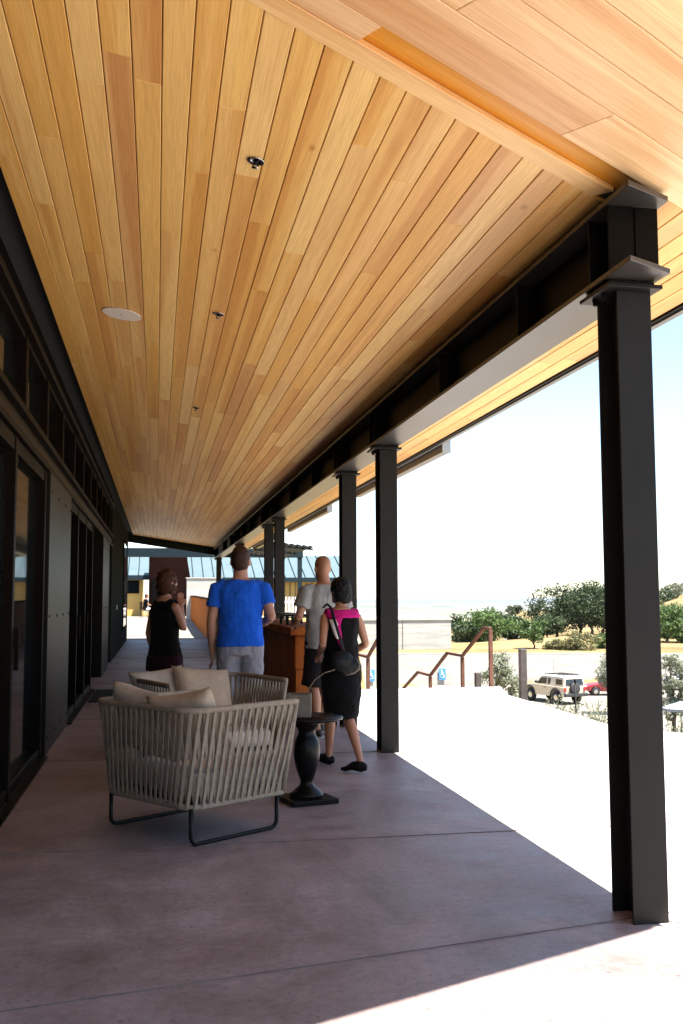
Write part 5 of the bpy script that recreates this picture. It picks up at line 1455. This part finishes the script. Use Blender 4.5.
for i, (u, y, h, cw, lm, lab) in enumerate(((582, 93, 2.0, 3.6, 'leaf_dry', 'wide dry yellow green bush on the bank above the red car'), (557, 95, 1.3, 2.6, 'leaf_dry', 'small dry bush left of the wide one on the bank'),
                                       (605, 96, 1.6, 2.6, 'leaf_mid', 'dark bush on the bank against the nearest column'), (676, 190, 2.0, 5.0, 'leaf_dry', 'brown bush on the yellow slope at far right'))):
    x = px(u, y); tree('bush', lab, x, y, terrain(x, y) - 0.3, h, cw, 0.1, M[lm], 0.24, 34, 70, 100 + i, 'bushes on the dry bank', cat='bush')
for i, (u, y, h, cw, lab) in enumerate(((501, 44, 3.9, 1.9, 'grey green olive tree right of the tallest handrail post'), (614, 62, 4.2, 2.2, 'grey green olive tree in front of the red car'),
                                     (672, 50, 3.6, 1.6, 'grey green olive tree in front of the silver car'))):
    x = px(u, y); zt = 1.4 - {501: 57, 614: 57, 672: 60}[u] * y / 1010
    tree('olive_tree', lab, x, y, max(terrain(x, y), PARK), zt - max(terrain(x, y), PARK), cw, 1.2, M['leaf_olive'], 0.11, 60, 110, 120 + i, 'olive trees around the parking lot')
# low silvery planting along the terrace edge: each a plant
def edge_plant(x, y, zb, h, seed, lab):
    rg = random.Random(seed)
    t = thing('silvery_shrub', lab, 'shrub', (x, y, zb), rg.uniform(0, 6), 'low shrubs planted along the terrace edge')
    bm = bmesh.new()
    tips = []
    for i in range(26):
        a = rg.uniform(0, 2 * pi); r_ = rg.uniform(0.05, 0.30) * h / 0.6; q = (cos(a) * r_, sin(a) * r_, h * rg.uniform(0.6, 1.05))
        tube(bm, [(0, 0, 0), (q[0] * 0.45, q[1] * 0.45, q[2] * 0.55), q], [0.006, 0.004, 0.002], 4); tips.append(Vector(q))
    to_obj('stems', bm, M['leaf_dry'], t)
    bm = bmesh.new()
    for q in tips:
        for _ in range(26):
            f = rg.uniform(0.3, 1.0); c = Vector((q.x * f, q.y * f, q.z * f)) + Vector((rg.uniform(-1, 1), rg.uniform(-1, 1), rg.uniform(-1, 1))) * 0.045
            a = Vector((rg.gauss(0, 1), rg.gauss(0, 1), rg.gauss(0.6, 1))).normalized(); b = a.cross(Vector((rg.gauss(0, 1), rg.gauss(0, 1), rg.gauss(0, 1))))
            if b.length < 0.05: continue
            b.normalize(); l = rg.uniform(0.03, 0.06)
            bm.faces.new([bm.verts.new(c + a * l * p_ + b * l * o_) for p_, o_ in ((-0.5, 0), (0, -0.18), (0.55, 0.0), (0, 0.18))])
    to_obj('foliage', bm, M['leaf_olive'], t)
ep = [(5.55, 13.7, 0.02, 'silvery shrub below the front of the tan off-roader'), (5.45, 13.0, 0.10, 'silvery shrub below the middle of the tan off-roader'), (5.5, 12.3, 0.00, 'silvery shrub below the spare wheel of the tan off-roader'),
      (5.35, 11.7, 0.15, 'silvery shrub between the path light and the nearest column'), (5.28, 11.2, 0.22, 'taller silvery shrub against the left edge of the nearest column'),
      (5.75, 10.7, 0.10, 'silvery shrub hidden behind the nearest column'), (6.0, 10.35, 0.13, 'silvery shrub just right of the nearest column'), (6.6, 10.2, 0.10, 'silvery shrub at the right edge of the view')]
for i, (x, y, zt, lab) in enumerate(ep): edge_plant(x, y, -0.75, 0.75 + zt, 200 + i, lab)

# umbrella over a table at the far right
um = thing('patio_umbrella', 'pale blue flat patio umbrella at the right edge below the terrace', 'umbrella', (px(679, 48), 48.0, terrain(px(679, 48), 48)))
zt = 1.4 - 112 * 48 / 1010 - um.location.z
bm = bmesh.new()
top = bm.verts.new((0, 0, zt + 0.12)); ring = [bm.verts.new((1.0 * cos(2 * pi * i / 8 + 0.4), 1.0 * sin(2 * pi * i / 8 + 0.4), zt - 0.22)) for i in range(8)]; ring2 = [bm.verts.new((v.co.x, v.co.y, zt - 0.36)) for v in ring]
for i in range(8): bm.faces.new((top, ring[i], ring[(i + 1) % 8])); bm.faces.new((ring[i], ring2[i], ring2[(i + 1) % 8], ring[(i + 1) % 8]))
to_obj('canopy', bm, M['canvas'], um)
bm = bmesh.new(); tube(bm, [(0, 0, 0), (0, 0, zt + 0.1)], 0.03, 8); to_obj('pole', bm, M['frame_black'], um, True)
ct = thing('picnic_table', 'blue table under the pale patio umbrella', 'table', (um.location.x, 48.0, um.location.z))
bm = bmesh.new(); box(bm, -0.8, 0.8, -0.5, 0.5, 0.72, 0.77); to_obj('table_top', bm, M['tableblue'], ct, False, 0.01)
for x in (-0.6, 0.6):
    for y in (-0.38, 0.38):
        bm = bmesh.new(); box(bm, x - 0.03, x + 0.03, y - 0.03, y + 0.03, 0, 0.719); to_obj('leg', bm, M['frame_black'], ct)

# ------------------------------------------------------------------ air
def haze():
    bm = bmesh.new(); box(bm, -66000, 66000, -66000, 66000, -173, 12)
    m, nt, bs = new_mat('haze_air')
    nt.nodes.remove(bs)
    pv = nt.nodes.new('ShaderNodeVolumePrincipled')
    pv.inputs['Color'].default_value = (0.45, 0.50, 0.575, 1); pv.inputs['Density'].default_value = 3.2e-5
    pv.inputs['Anisotropy'].default_value = 0.2
    nt.links.new(pv.outputs[0], nt.nodes['Material Output'].inputs['Volume'])
    o = to_obj('haze', bm, m); o['kind'] = 'stuff'
    return o
USE_HAZE = True
if USE_HAZE: haze()
